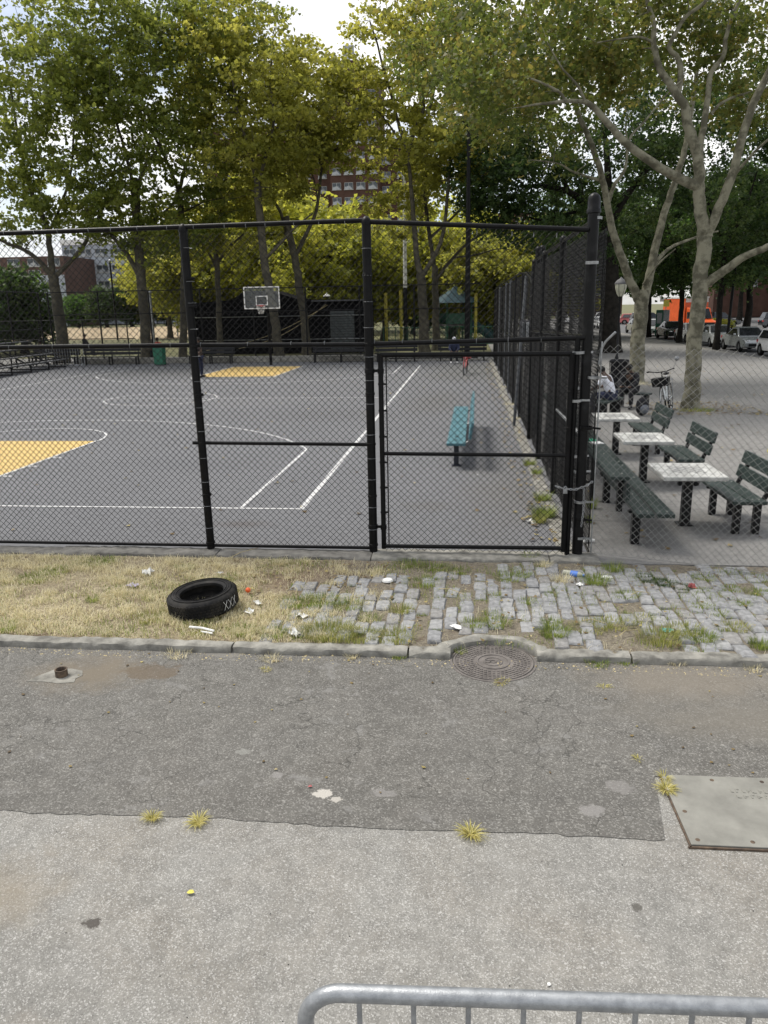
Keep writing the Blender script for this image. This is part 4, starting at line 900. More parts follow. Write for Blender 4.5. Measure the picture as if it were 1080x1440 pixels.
    X.ball(hm+Vector((0, .088, -.012)), .017, 8, (.8, 1.1, 1.3))
    for sd in (-1, 1): X.ball(hm+Vector((sd*.083, .0, -.005)), .024, 8, (.4, .9, 1.3))
    X.ball(hm+Vector((0, .075, -.055)), .018, 8, (1.5, .6, .45))
    obj('body', skinmesh('body', P, ED, RB, M[skin], 1, X), t)
    for sd in (-1, 1): q = MB(); q.ball(hm+Vector((sd*.032, .082, .014)), .011, 8); q.build('eye', M['black_paint'], t, smooth=True)
    # shirt
    up = ['pel', 'sp', 'ch', 'sL', 'sR', 'eL', 'eR']+(['wL', 'wR'] if sleeves == 'long' else [])
    PP = {k: P[k] for k in up}; PP['pel'] = tuple(Vector(P['pel'])+Vector((0, 0, -.03))); RS = {k: RB[k] for k in up}
    RS.update(pel=(.17, .135), sp=(.16, .13), ch=(.175, .135), sL=.082, sR=.082, eL=.07, eR=.07, wL=.045, wR=.045)
    if sleeves == 'short':
        for s_ in 'LR': PP['e'+s_] = tuple(Vector(P['s'+s_]).lerp(Vector(P['e'+s_]), .8))
    PP['nk2'] = tuple(Vector(P['ch']).lerp(Vector(P['nk']), .75)); RS['nk2'] = .07
    EE = [('pel', 'sp'), ('sp', 'ch'), ('ch', 'sL'), ('ch', 'sR'), ('sL', 'eL'), ('sR', 'eR'), ('ch', 'nk2')]+([('eL', 'wL'), ('eR', 'wR')] if sleeves == 'long' else [])
    obj('shirt', skinmesh('shirt', PP, EE, RS, M[shirt]), t)
    PP = {k: P[k] for k in ('pel', 'hL', 'hR', 'kL', 'kR', 'aL', 'aR')}; RS = dict(pel=(.155, .12), hL=.105, hR=.105, kL=.078, kR=.078, aL=.062, aR=.062)
    obj('trousers', skinmesh('trousers', PP, [('pel', 'hL'), ('pel', 'hR'), ('hL', 'kL'), ('hR', 'kR'), ('kL', 'aL'), ('kR', 'aR')], RS, M[trousers]), t)
    for s_ in 'LR':
        a, b_ = Vector(P['a'+s_]), Vector(P['t'+s_]); q = MB(); c = a.lerp(b_, .55); q.ball((c.x, c.y, c.z), .1, 12, (.5, 1.35, .48)); q.build('shoe', M['cloth_k'] if not cap else M['white'], t, smooth=True)
    q = MB(); q.ball(hm+Vector((0, -.012, .022)), .101, 14, (.93, 1.02, .95)); q.build('cap' if cap else 'hair', M[cap or hair], t, smooth=True)
    return t
person((3.72, 20.6, .02), R(60), 'person in white T-shirt and dark jeans seated with back turned behind the far chess table', 'lean', 'cloth_w', 'cloth_n', 'hair', scale=1.02)
rbox_t = empty('backless_bench', (3.65, 20.65, 0), R(60), 'low dark bench that the person in white T-shirt sits on', 'bench')
rbox('seat_plank', (0, 0, .40), (1.3, .34, .05), M['green'], rbox_t); rbox('leg', (-.5, 0, .19), (.08, .28, .38), M['black_paint'], rbox_t); rbox('leg', (.5, 0, .19), (.08, .28, .38), M['black_paint'], rbox_t)
person((4.55, 22.3, .0), R(150), 'person in black clothes seated beside the lamp post, facing the white T-shirt', 'lean', 'cloth_k', 'cloth_k', 'hair', sleeves='long')
t = empty('backless_bench', (4.6, 22.2, 0), R(150), 'low dark seat under the person in black clothes', 'bench')
rbox('seat_plank', (0, 0, .40), (.9, .34, .05), M['green'], t); rbox('leg', (-.35, 0, .19), (.08, .28, .38), M['black_paint'], t); rbox('leg', (.35, 0, .19), (.08, .28, .38), M['black_paint'], t)
t = empty('backpack', (4.5, 20.6, 0), R(20), 'dark backpack on the ground beside the person in white T-shirt', 'bag')
q = MB(); q.ball((0, 0, .25), .25, 12, (.75, .5, 1)); q.build('bag_body', M['cloth_k'], t, smooth=True); q = MB(); q.ball((0, -.1, .18), .16, 12, (.8, .5, .8)); q.build('front_pocket', M['cloth_g'], t, smooth=True)
q = MB(); q.tube([(-.04, .02, .48), (0, .02, .55), (.04, .02, .48)], .01, 6); q.build('handle', M['cloth_k'], t)
person((-11.75, 33.2, 0), R(-100), 'person in brown top and dark blue jeans standing on the court behind the fence post', 'stand2', 'cloth_b', 'cloth_n', 'hair')
person((-.75, 40.35, .02), R(180), 'person in navy top and white cap seated on the far bench by the red bicycle', 'sit', 'cloth_n', 'cloth_k', 'hair', sleeves='long', cap='cloth_w')
person((-23.3, 45.7, .30), R(-80), 'person in dark top seated high behind the court benches, right of the leftmost trunk', 'sit', 'cloth_k', 'cloth_k', 'hair', sleeves='long')
person((-25.3, 44.2, .02), R(180), 'person in grey top seated on the far bench left of the leftmost trunk', 'sit', 'cloth_g', 'cloth_k', 'hair')
person((-18.6, 45.5, .05), R(150), 'person in red top seated near the second trunk beyond the court', 'sit', 'cloth_r', 'cloth_k', 'hair')
person((-28.3, 43.3, .1), R(180), 'person in orange-red top at the left edge of the far court fence', 'sit', 'cloth_r', 'cloth_g', 'hair')
cy = (13.55, 76.4, 0); person((cy[0], cy[1], .03), R(180), 'person in grey jacket riding a bicycle towards the plaza', 'cycle', 'cloth_g', 'cloth_k', 'hair', sleeves='long')
bicycle('bicycle', (13.55, 76.25, 0), R(-90), 0, 'dark bicycle ridden by the distant person in grey jacket', M['black_paint'], False, 0, False)

# ------------------------------------------------------------------ basketball hoop
t = empty('basketball_hoop', (-10.45, 40.6, 0), 0, 'basketball hoop with glass backboard on black pole at far end of court', 'basketball hoop')
q = MB(); q.tube([(0, 0, 0), (0, 0, 2.6), (0, -.25, 3.1), (0, -1.0, 3.35)], .075, 14); q.build('pole', M['black'], t, smooth=True)
q = MB(); q.tube([(0, -.1, 2.75), (-.25, -1.1, 3.0)], .025, 8); q.tube([(0, -.1, 2.75), (.25, -1.1, 3.0)], .025, 8); q.build('brace', M['black'], t)
gm, gt, gb = newmat('clear_board'); gb.inputs['Base Color'].default_value = (.8, .85, .85, 1); gb.inputs['Roughness'].default_value = .1; gb.inputs['Alpha'].default_value = .07
q = MB(); q.box((0, -1.15, 3.43), (1.8, .012, 1.04)); q.build('backboard', gm, t)
q = MB()
for c, d in (((0, -1.15, 2.91), (1.84, .05, .05)), ((0, -1.15, 3.95), (1.84, .05, .05)), ((-.9, -1.15, 3.43), (.05, .05, .99)), ((.9, -1.15, 3.43), (.05, .05, .99))): q.box(c, d)
q.build('board_frame', M['white'], t)
q = MB()
for c, d in (((0, -1.165, 3.08), (.61, .012, .05)), ((0, -1.165, 3.50), (.61, .012, .05)), ((-.285, -1.165, 3.29), (.05, .012, .37)), ((.285, -1.165, 3.29), (.05, .012, .37))): q.box(c, d)
q.build('target_square', M['white'], t)
q = MB(); q.tube([(.23*math.cos(a), -1.42+.23*math.sin(a), 3.05) for a in [2*PI*i/24 for i in range(24)]], .014, 6, closed=True); q.box((0, -1.19, 3.03), (.15, .09, .1)); q.build('rim', M['red'], t)
q = MB()
for i in range(12):
    for s_ in (1, -1):
        pts = []
        for k in range(5): a = 2*PI*i/12+s_*k*.26; r_ = .22-.028*k; pts.append((r_*math.cos(a), -1.42+r_*math.sin(a), 3.04-.1*k))
        q.tube(pts, .007, 4)
q.build('net', M['white'], t)

# ------------------------------------------------------------------ far side of the court
def iron_bench(x, y, L, rz, label):
    t = empty('black_bench', (x, y, 0), rz, label, 'bench', 'black benches along the far edge of the court')
    for i in range(3): rbox('seat_slat', (0, -.16+i*.16, .44), (L, .13, .04), M['black_paint'], t, 0)
    for i in range(2): rbox('back_slat', (0, .26+i*.04, .62+i*.19), (L, .04, .15), M['black_paint'], t, 0, (R(-12), 0, 0))
    for k in range(3):
        xx = (k-1)*(L/2-.15); q = MB(); q.box((xx, -.15, .21), (.06, .07, .42)); q.box((xx, .2, .21), (.06, .07, .42)); q.bar((xx, .2, .4), (xx, .33, .9), .06, .05, (1, 0, 0)); q.box((xx, .02, .405), (.06, .45, .04)); q.build('leg_frame', M['black_paint'], t)
for x, L, lab in ((-.35, 2.6, 'black slatted bench under the seated person in white cap'), (-3.9, 2.3, 'black slatted bench left of the forked tree trunk at the court end'), (-6.9, 3.2, 'black slatted bench in front of the grey shutter of the shed'), (-14.2, 2.6, 'black slatted bench behind the standing person at the far court end'), (-20.0, 3.4, 'black slatted bench left of the green bin'), (-23.3, 2.8, 'black slatted bench behind the grey barrier panel')):
    iron_bench(x, 42.0, L, 0, lab)
sheet('concrete_ledge_base', rect(-24, 42.6, 1.4, 43.15), .01, M['concrete'])
t = empty('concrete_ledge', (-12, 42.9, 0), 0, 'low pale concrete ledge along the far court edge behind the benches', 'ledge')
for i in range(6): rbox('ledge_block', (-9.0+i*3.02, 0, .16), (3.0, .35, .32), M['concrete'], t, .02)
t = empty('far_fence', (-24, 43.3, 0), 0, 'tall dark chain link fence behind the far hoop', 'fence')
panf = link_mesh('chain_link_mesh', 3.0, 3.9, .05, M['wire'], p=.06, r=.0035)
for i in range(9):
    post(t, i*3.0, .045, 4.0, cap=False); 
    if i < 8: o = obj('chain_link_mesh', panf, t); o.location = (i*3, 0, 0); o['kind'] = 'stuff'
for z in (4.0, 2.75, .1): tb('rail', (0, 0, z), (24.5, 0, z), .028, M['black'], t, 8)
t = empty('left_fence', (-24.4, 22, 0), 0, 'dark chain link fence along the left side of the court behind the bleachers', 'fence')
for i in range(8):
    post(t, 0, .045, 4.0, y=i*3, cap=False)
    if i < 7: o = obj('chain_link_mesh', panf, t); o.location = (0, i*3, 0); o.rotation_euler = (0, 0, R(90)); o['kind'] = 'stuff'
for z in (4.0, 2.0, .1): tb('rail', (0, 0, z), (0, 21, z), .028, M['black'], t, 8)
t = empty('field_fence', (-70, 49, 0), 0, 'low chain link fence between park path and the ballfield', 'fence')
panl = link_mesh('chain_link_mesh', 3.0, 2.3, .05, M['wire'], p=.08, r=.004)
for i in range(17):
    post(t, i*3.0, .04, 2.4, cap=False)
    if i < 16: o = obj('chain_link_mesh', panl, t); o.location = (i*3, 0, 0); o['kind'] = 'stuff'
for z in (2.4, 1.2): tb('rail', (0, 0, z), (48.5, 0, z), .028, M['black'], t, 8)
# bleachers
t = empty('bleachers', (-21.9, 37.0, 0), R(2), 'dark stepped bleachers at the left edge of the court', 'bleachers')
for k in range(4):
    rbox('seat_plank', (-k*.62, 0, .42+k*.33), (.3, 7.6, .05), M['shed_r'], t, 0); 
    if k: rbox('foot_plank', (-k*.62+.3, 0, .14+k*.33), (.26, 7.6, .04), M['black_paint'], t, 0)
for i in range(5):
    y = -3.6+i*1.8; q = MB(); q.bar((.1, y, .3), (-2.0, y, 1.4), .06, .06); q.box((.05, y, .2), (.06, .06, .4)); q.box((-1.95, y, .7), (.06, .06, 1.4)); q.box((-.95, y, .03), (2.0, .06, .05)); q.build('support', M['black_paint'], t)
# grey barrier panel at the left
t = empty('barrier_panel', (-21.9, 40.6, 0), R(8), 'grey steel barrier panel with curved feet near the bleachers', 'barrier')
q = MB(); q.tube([(-1, 0, .1), (-1, 0, 1.2), (1, 0, 1.2), (1, 0, .1), (-1, 0, .1)], .03, 8); q.build('panel_frame', M['galv'], t)
q = MB()
for i in range(13): q.tube([(-.86+i*.143, 0, .1), (-.86+i*.143, 0, 1.2)], .009, 5)
q.build('bars', M['galv'], t)['kind'] = 'stuff'
for x in (-.9, .9): q = MB(); q.tube([(x, -.4, .02), (x, -.2, .14), (x, 0, .18), (x, .2, .14), (x, .4, .02)], .025, 6); q.build('foot', M['galv'], t, smooth=True)
# litter bins
t = empty('green_bin', (-16.8, 41.2, 0), 0, 'green wheeled rubbish bin right of the second trunk', 'bin')
q = MB(); q.box((0, 0, .5), (.48, .5, .9), taper=1.12); q.build('bin_body', M['trash'], t, bevel=.02)
q = MB(); q.box((0, 0, .99), (.6, .6, .07)); q.build('lid', M['trash'], t, bevel=.02)
for x in (-.2, .2): q = MB(); q.tube([(x-.03, .22, .1), (x+.03, .22, .1)], .1, 12); q.build('wheel', M['rubber'], t)
t = empty('wire_litter_bin', (5.0, 26.8, 0), 0, 'black bin with dark bag beside the lamp post behind the tables', 'bin')
q = MB()
for k in range(18): a = 2*PI*k/18; q.tube([(.24*math.cos(a), .24*math.sin(a), .05), (.31*math.cos(a), .31*math.sin(a), .95)], .012, 5)
q.build('bars', M['black_paint'], t)['kind'] = 'stuff'
q = MB(); q.lathe([(.0, .08), (.22, .08), (.28, .9), (.33, .98), (.31, 1.02), (.27, .92), (.18, .8), (0, .78)], 20); q.build('bag', M['cloth_k'], t, smooth=True)
for z in (.1, .55, .95): q = MB(); q.lathe([(.25+z*.065, 0), (.27+z*.065, 0), (.27+z*.065, .03), (.25+z*.065, .03)], 20, c=(0, 0, z)); q.build('hoop', M['black_paint'], t)
# lamp posts
def park_lamp(loc, label):
    t = empty('park_lamp', loc, 0, label, 'lamp post')
    q = MB(); q.lathe([(.17, 0), (.17, .08), (.12, .14), (.10, .5), (.075, .56), (.05, .62), (.042, 2.9), (.06, 2.95), (.05, 3.0), (.075, 3.06), (.10, 3.12)], 20); q.build('post_tube', M['black_paint'], t, smooth=True)
    q = MB(); q.lathe([(.09, 3.12), (.17, 3.25), (.235, 3.45), (.25, 3.62), (.245, 3.64), (0, 3.64)], 20); q.build('globe', M['lampglass'], t, smooth=True)
    q = MB()
    for k in range(6): a = 2*PI*k/6; q.tube([(.095*math.cos(a), .095*math.sin(a), 3.12), (.175*math.cos(a), .175*math.sin(a), 3.25), (.24*math.cos(a), .24*math.sin(a), 3.45), (.255*math.cos(a), .255*math.sin(a), 3.63)], .008, 5)
    q.build('rib', M['black_paint'], t)
    q = MB(); q.lathe([(.27, 3.63), (.275, 3.66), (.24, 3.72), (.17, 3.80), (.08, 3.85), (.04, 3.9), (.0, 3.93)], 20); q.build('hood', M['shed_r'], t, smooth=True)
park_lamp((6.47, 35.3, 0), 'black park lamp with frosted lantern beside the left plane trunk')
t = empty('court_light_pole', (-.1, 43.9, 0), 0, 'tall black pole with round floodlight cluster behind the court', 'light pole')
q = MB(); q.tube([(0, 0, 0), (0, 0, 7), (-.03, 0, 12.2)], [.16, .13, .09], 14); q.build('pole', M['black'], t, smooth=True)
q = MB(); q.tube([(0, 0, 11.9), (-.55, -.1, 12.2)], .04, 8); q.build('arm', M['black'], t)
for k, (dx, dy) in enumerate(((-.65, -.2), (-.35, .15), (-.3, -.25))): q = MB(); q.lathe([(.30, 0), (.32, .05), (.22, .22), (.08, .34), (.0, .36)], 14, c=(dx, dy, 12.2)); q.build('floodlight', M['galv'], t, smooth=True)
t = empty('white_pole', (-4.65, 58, 0), 0, 'tall pale pole with dark lower half and drooping banner arm', 'light pole')
q = MB(); q.tube([(0, 0, 0), (0, 0, 4.2)], .14, 14); q.build('dark_lower_pole', M['black'], t, smooth=True)
q = MB(); q.tube([(0, 0, 4.2), (0, 0, 11.7)], [.14, .10], 14); q.build('pale_upper_pole', M['white'], t, smooth=True)
q = MB(); q.tube([(0, 0, 11.6), (-.2, 0, 11.75), (-.45, -.1, 11.2), (-.75, -.1, 10.0)], [.05, .09, .12, .07], 8); q.build('drooping_arm', M['black'], t, smooth=True)
for i, (px, y0, Y, h_, lab) in enumerate(((216, 500, 56, 4.2, 'thin pale pole standing behind the green bin'), (165, 480, 80, 8, 'thin dark pole beyond the ballfield fence'), (250, 470, 90, 6, 'thin pale pole beside the second fence post'))):
    p = AT(px, 470, Y); t = empty('field_pole', (p.x, Y, 0), 0, lab, 'pole'); tb('pole_tube', (0, 0, 0), (0, 0, h_), .09, M['galv'] if i != 1 else M['black'], t); q = MB(); q.ball((0, 0, h_), .16, 10); q.build('finial', M['galv'], t, smooth=True)
# shed
t = empty('park_shed', (-12.5, 53.5, 0), 0, 'low black park shed with grey roller shutter behind the far hoop', 'shed')
q = MB(); q.box((0, 0, 1.6), (11.6, 4, 3.2)); q.build('wall', M['shed'], t)
q = MB(); q.prism([(-5.95, 3.2), (-5.95, 3.35), (-3.2, 3.5), (-2.2, 4.05), (-.6, 4.05), (1.2, 3.5), (5.95, 3.3), (5.95, 3.2)], -2.1, 2.1, 'y'); q.build('roof', M['shed'], t)
q = MB(); q.box((4.1, -2.15, 3.34), (3.7, .5, .09)); q.build('eave', M['shed_r'], t)
sh = empty('shutter', (4.2, -2.03, 0)); sh.parent = t
for i in range(16): rbox('shutter_slat', (0, 0, .12+i*.165), (1.6, .05, .145), M['shutter'], sh, 0)
for z in (.9, 2.4): q = MB(); q.tube([(-5.8, -2.12, z), (5.8, -2.12, z)], .03, 6); q.build('rail', M['galv'], t)
q = MB(); q.lathe([(.0, 0), (.22, 0), (.24, .04), (.03, .2), (0, .3)], 10, c=(3.2, -1.9, 3.6)); q.build('vent_cap', M['white'], t)
for k, (a, b_) in enumerate((((3.2, -2.4, 3.1), (-1.6, -6.5, .55)), ((3.3, -2.4, 3.05), (-3.4, -7.2, .5)))):
    pts = [Vector(a).lerp(Vector(b_), u)+Vector((0, 0, -.5*math.sin(PI*u))) for u in np.linspace(0, 1, 14)]
    q = MB(); q.tube(pts, .014, 5); o = q.build('hanging_rope', M['straw'], None); o.location = (-12.5, 53.5, 0); tag(o, ['pale rope strung from the shed roof down to the court, upper strand', 'pale rope strung from the shed roof down to the court, lower strand'][k], 'rope')
# playground
for i, (px, Y, h_, m_) in enumerate(((543, 60, 3.9, 'yellow'), (564, 60, 4.1, 'yellow'), (669, 62, 3.8, 'yellow'), (645, 64, 3.6, 'yellow'))):
    p = AT(px, 450, Y); o = tb('playground_post', (0, 0, 0), (0, 0, h_), .12, M[m_], None); o.location = (p.x, Y, 0)
    tag(o, ['yellow playground post left of the pale pole', 'yellow playground post just left of the dark pole base', 'yellow playground post right of the black light pole', 'yellow playground post under the blue roof'][i], 'post')
t = empty('play_tower', (AT(640, 450, 63).x, 63, 0), R(20), 'playground tower with blue pitched roof and green panels', 'playground')
for x in (-1, 1):
    for y in (-1, 1): tb('tower_post', (x, y, 0), (x, y, 3.2), .07, M['pgreen'], t, 8)
q = MB(); q.add([(-1.5, -1.5, 3.1), (1.5, -1.5, 3.1), (1.5, 1.5, 3.1), (-1.5, 1.5, 3.1), (0, 0, 4.4)], [(0, 1, 4), (1, 2, 4), (2, 3, 4), (3, 0, 4), (3, 2, 1, 0)]); q.build('roof', M['pblue'], t)
q = MB(); q.box((0, 0, 1.4), (2, 2, .1)); q.build('deck', M['shed_r'], t)
for y in (-1, 1): q = MB(); q.box((0, y, 1.9), (1.8, .05, .8)); q.build('side_panel', M['pgreen'], t)
q = MB(); q.tube([(1, 0, 1.5), (1.8, 0, 1.3), (3, 0, .5), (3.6, 0, .3)], .35, 10); q.build('slide', M['pblue'], t, smooth=True)
t = empty('play_canopy', (AT(690, 450, 66).x, 66, 0), 0, 'pale blue playground canopy with ring climber beside the side fence end', 'playground')
q = MB(); q.box((0, 0, 3.9), (3.6, 2, .15)); q.build('canopy', M['galv'], t)
for x in (-1.6, 1.6): tb('canopy_post', (x, 0, 0), (x, 0, 3.9), .08, M['pgreen'], t, 8)
q = MB(); q.tube([(.6*math.cos(a), -.3, 2.1+.6*math.sin(a)) for a in [2*PI*i/20 for i in range(20)]], .06, 6, closed=True); q.build('ring', M['galv'], t)
q = MB(); q.box((0, .2, 1.1), (3.4, .06, .9)); q.build('panel', M['pgreen'], t)
t = empty('playground_fence', (-6.2, 57, 0), 0, 'green playground fence between the shed and the side fence', 'fence')
for i in range(11):
    tb('fence_post', (i*.9, 0, 0), (i*.9, 0, 1.5), .035, M['pgreen'], t, 6)
for z in (.2, 1.4): tb('rail', (0, 0, z), (9, 0, z), .03, M['pgreen'], t, 6)
q = MB()
for i in range(80): q.box((i*.113, 0, .8), (.02, .02, 1.2))
q.build('pickets', M['pgreen'], t)['kind'] = 'stuff'

# ------------------------------------------------------------------ buildings
M['brick'] = mat('brown_brick', (.062, .034, .026), .9, spec=.2, col2=(.095, .053, .041), s=.8, bs=6)
M['bwin'] = mat('window_pane', (.05, .06, .07), .15, s=.4, col2=(.36, .38, .40), lo=.5, hi=.56, bst=0)
M['wframe'] = mat('window_frame', (.34, .34, .33), .7, s=.5)
M['cream'] = mat('pale_facade', (.36, .39, .44), .85, s=.3, var=.15)
M['redroof'] = mat('red_brick_parapet', (.10, .06, .05), .85, s=.5, var=.2)
def block(name, x0, x1, y, d, h, m, label, floors, cols, parent=None, win=(1.9, 1.4), z0=0, cat='building', first=1):
    t = parent or empty(name, ((x0+x1)/2, y, 0), 0, label, cat); ox = (x0+x1)/2
    w_ = x1-x0; q = MB(); q.box((ox-t.location.x, y+d/2-t.location.y, h/2), (w_, d, h)); q.build('wall', m, t)
    fh = h/floors; fr = MB(); fr.box((0, 0, 0), (win[0], .14, win[1])); fr.box((0, -.09, -win[1]/2-.06), (win[0]+.2, .2, .1)); frm = fr.mesh('window', M['wframe'])
    pn = MB(); pn.box((-win[0]*.245, -.075, 0), (win[0]*.43, .02, win[1]*.88)); pn.box((win[0]*.245, -.075, 0), (win[0]*.43, .02, win[1]*.88)); pnm = pn.mesh('pane', M['bwin'])
    k = 0
    for f in range(first, floors):
        for c in range(cols):
            if k >= 290: break
            X = x0+w_*(c+.5)/cols
            o = obj('window', frm, t); o.location = (X-t.location.x, y-t.location.y-.03, f*fh+fh*.5); p_ = obj('pane', pnm, o); k += 1
    return t
t = block('apartment_tower', -30, -10, 180, 16, 38, M['brick'], 'tall brown brick apartment tower with stepped roof seen between the trees', 13, 6)
block('x', -30, -19.5, 176, 14, 50.5, M['brick'], '', 17, 4, t, first=8)
q = MB(); q.box((-6.5, 5, 52), (4.5, 5, 4.5)); q.build('bulkhead', M['brick'], t); q = MB(); q.tube([(-6.5, 4, 54), (-6.5, 4, 57)], .4, 8); q.box((-6.5, 4, 56.5), (2.4, .3, 2.0)); q.build('roof_tank_frame', M['galv'], t)
block('apartment_wing', -60, -31, 182, 15, 42, M['brick'], 'brown brick apartment wing left of the tallest tower, mostly hidden by leaves', 14, 8)
t = block('pale_school', -100, -52, 190, 20, 19, M['cream'], 'long pale low building beyond the ballfield', 5, 12, win=(3.0, 1.8))
q = MB(); q.box((0, 10, 19.6), (48.4, 20.4, 1.2)); q.build('parapet', M['white'], t)
t = block('red_school', -150, -92, 175, 20, 15.5, M['redroof'], 'red brick building with pale band at the far left', 6, 12, win=(3.0, 1.8))
q = MB(); q.box((0, -.15, 5.7), (57.6, .2, 11.3)); q.build('pale_band', M['cream'], t)
for i, (x0, x1, y, h, m_, lab) in enumerate(((44, 74, 150, 20, 'brick', 'dark brick row of shops and flats across the street, nearest part'), (2, 40, 215, 26, 'brick', 'brick apartment block closing the end of the street'), (62, 100, 130, 18, 'brick', 'brown brick building at the far right behind the parked vans'))):
    block('street_building', x0, x1, y, 14, h, M[m_], lab, max(5, int(h/3.4)), int((x1-x0)/4))
# white marks

# ------------------------------------------------------------------ vehicles
def loft_x(q, prof, wfun, n=1):
    """closed side outline prof [(y,z)] mirrored in x with half width wfun(y,z)"""
    k = len(prof); vs = []
    for s_ in (-1, 1): vs += [(s_*wfun(y, z), y, z) for y, z in prof]
    q.add(vs, [tuple(range(k)), tuple(range(2*k-1, k-1, -1))]+[(i, (i+1) % k, k+(i+1) % k, k+i) for i in range(k)])
def car(x, y, rz, paint, label, kind='sedan', group='cars parked along the plaza kerb', z=-.13):
    t = empty('parked_car', (x, y, z), rz, label, 'car', group); H = {'sedan': 1.44, 'suv': 1.75, 'hatch': 1.5, 'van': 1.95}[kind]; L = {'sedan': 4.6, 'suv': 4.8, 'hatch': 4.1, 'van': 5.0}[kind]
    a, b_ = -L/2, L/2     # front at -Y
    bz = .92 if kind != 'suv' else 1.08
    low = [(a+.05, .32), (a, .55), (a+.08, .72), (a+.5, .82), (a+1.25, bz-.02), (b_-1.0 if kind == 'sedan' else b_-.12, bz+.04), (b_-.1, bz-.02 if kind == 'sedan' else bz), (b_, .62), (b_-.04, .32), (b_-.4, .26)]
    for cx_ in (b_-.85, a+.85): low += [(cx_+.38*math.cos(R(q_)), .30+.38*math.sin(R(q_))) for q_ in range(0, 181, 30)]
    low += [(a+.4, .26)]
    q = MB(); loft_x(q, low, lambda yy, zz: .88-(.07 if zz > .8 else 0)-(.12 if (yy < a+.3 or yy > b_-.3) else 0)-(.03 if zz < .4 else 0)); q.build('body', M[paint], t, smooth=True, bevel=.03)
    ws = a+1.2; rs = b_-(1.0 if kind == 'sedan' else .15)
    cab = [(ws, bz-.03), (ws+.75, H-.06), (ws+1.2, H), (rs-(.95 if kind == 'sedan' else .45), H-.01), (rs-(.75 if kind == 'sedan' else .22), H-.06), (rs, bz-.02)]
    q = MB(); loft_x(q, cab, lambda yy, zz: .80 if zz < bz+.02 else .62); q.build('cabin', M[paint], t, smooth=True, bevel=.04)
    def wq(name, P4, off): q = MB(); q.add([Vector(p)+Vector(off) for p in P4]+[Vector(p)-Vector(off)*.5 for p in P4], [(0, 1, 2, 3), (7, 6, 5, 4), (0, 4, 5, 1), (1, 5, 6, 2), (2, 6, 7, 3), (3, 7, 4, 0)]); q.build(name, M['glass'], t)
    wq('windscreen', [(-.70, ws+.08, bz+.03), (.70, ws+.08, bz+.03), (.56, ws+.72, H-.09), (-.56, ws+.72, H-.09)], (0, -.03, .03))
    r1 = rs-(.78 if kind == 'sedan' else .24); wq('rear_window', [(-.68, rs-.06, bz+.06), (.68, rs-.06, bz+.06), (.55, r1, H-.09), (-.55, r1, H-.09)], (0, .03, .03))
    for s_ in (-1, 1):
        for (y0, y1, y2, y3) in ((ws+.22, (ws+rs)/2-.03, (ws+rs)/2-.03, ws+.78), ((ws+rs)/2+.03, rs-.3, rs-(.95 if kind == 'sedan' else .5), (ws+rs)/2+.03)):
            wq('side_window', [(s_*.79, y0, bz+.04), (s_*.79, y1, bz+.04), (s_*.655, y2, H-.12), (s_*.655, y3, H-.12)], (s_*.018, 0, .005))
        q = MB(); q.ball((s_*.92, ws+.3, bz+.1), .1, 8, (.9, .5, .7)); q.build('wing_mirror', M[paint], t, smooth=True)
        q = MB(); q.ball((s_*.62, a+.12, .66), .13, 8, (1.3, .8, .6)); q.build('headlight', M['chrome'], t, smooth=True)
        q = MB(); q.box((s_*.64, b_-.06, .78), (.26, .1, .16)); q.build('tail_light', M['red'], t)
        for yy in (b_-.85, a+.85):
            wh = empty('wheel', (s_*.78, yy, .32)); wh.parent = t
            q = MB(); q.lathe([(.2, -.1), (.3, -.1), (.32, -.07), (.32, .07), (.3, .1), (.2, .1)], 20); o = q.build('tyre', M['rubber'], wh, smooth=True); o.rotation_euler = (0, R(90), 0)
            q = MB(); q.lathe([(0, -.06), (.2, -.06), (.2, .06), (0, .06)], 14)
            for k in range(5): an = 2*PI*k/5; q.box((.11*math.cos(an), .11*math.sin(an), s_*.075), (.17, .04, .02), Matrix.Rotation(an, 3, 'Z'))
            o = q.build('rim', M['galv'], wh); o.rotation_euler = (0, R(90), 0)
    q = MB(); q.box((0, a+.0, .44), (1.1, .08, .14)); q.build('grille', M['black_paint'], t)
    q = MB(); q.box((0, a-.03, .34), (.32, .02, .11)); q.build('number_plate', M['white'], t)
    return t
car(17.0, 44.6, 0, 'whitecar', 'white hatchback at the right edge, nearest of the parked row', 'hatch')
car(16.95, 50.6, 0, 'silver', 'grey-green silver sedan, second in the kerbside row from the right edge', 'sedan')
car(16.95, 56.4, 0, 'silver2', 'pale silver sedan partly behind the thin black street trunk', 'sedan')
car(16.95, 62.4, 0, 'whitecar', 'white car half hidden right of the near plane trunk', 'sedan')
car(16.95, 68.6, 0, 'darkcar', 'black sedan left of the near plane trunk', 'sedan')
car(16.95, 75, 0, 'silver2', 'pale car behind the parking meter box', 'hatch')
car(16.95, 82, 0, 'darkcar', 'dark car farthest in the kerbside row, beyond the meter box', 'sedan')
g2 = 'vehicles on the far side of the street'
car(29.5, 98, R(90), 'darkcar', 'black sport utility vehicle across the street, nearest the hedge', 'suv', g2)
car(34.6, 92, R(90), 'darkcar', 'black pickup-like vehicle across the street at the right edge', 'suv', g2)
car(23.6, 108, R(90), 'darkcar', 'black vehicle across the street right of the orange truck', 'suv', g2)
car(20.5, 118, R(60), 'whitecar', 'white sport utility vehicle behind the yellow sign', 'suv', g2)
car(23.5, 116, R(60), 'redrust', 'dark red car between the white vehicle and orange truck', 'hatch', g2)
car(13.5, 118, 0, 'whitecar', 'white van far up the street behind the cyclist', 'van', g2)
car(16.4, 100, 0, 'whitecar', 'white car far up the street right of the left plane trunk', 'sedan', g2)
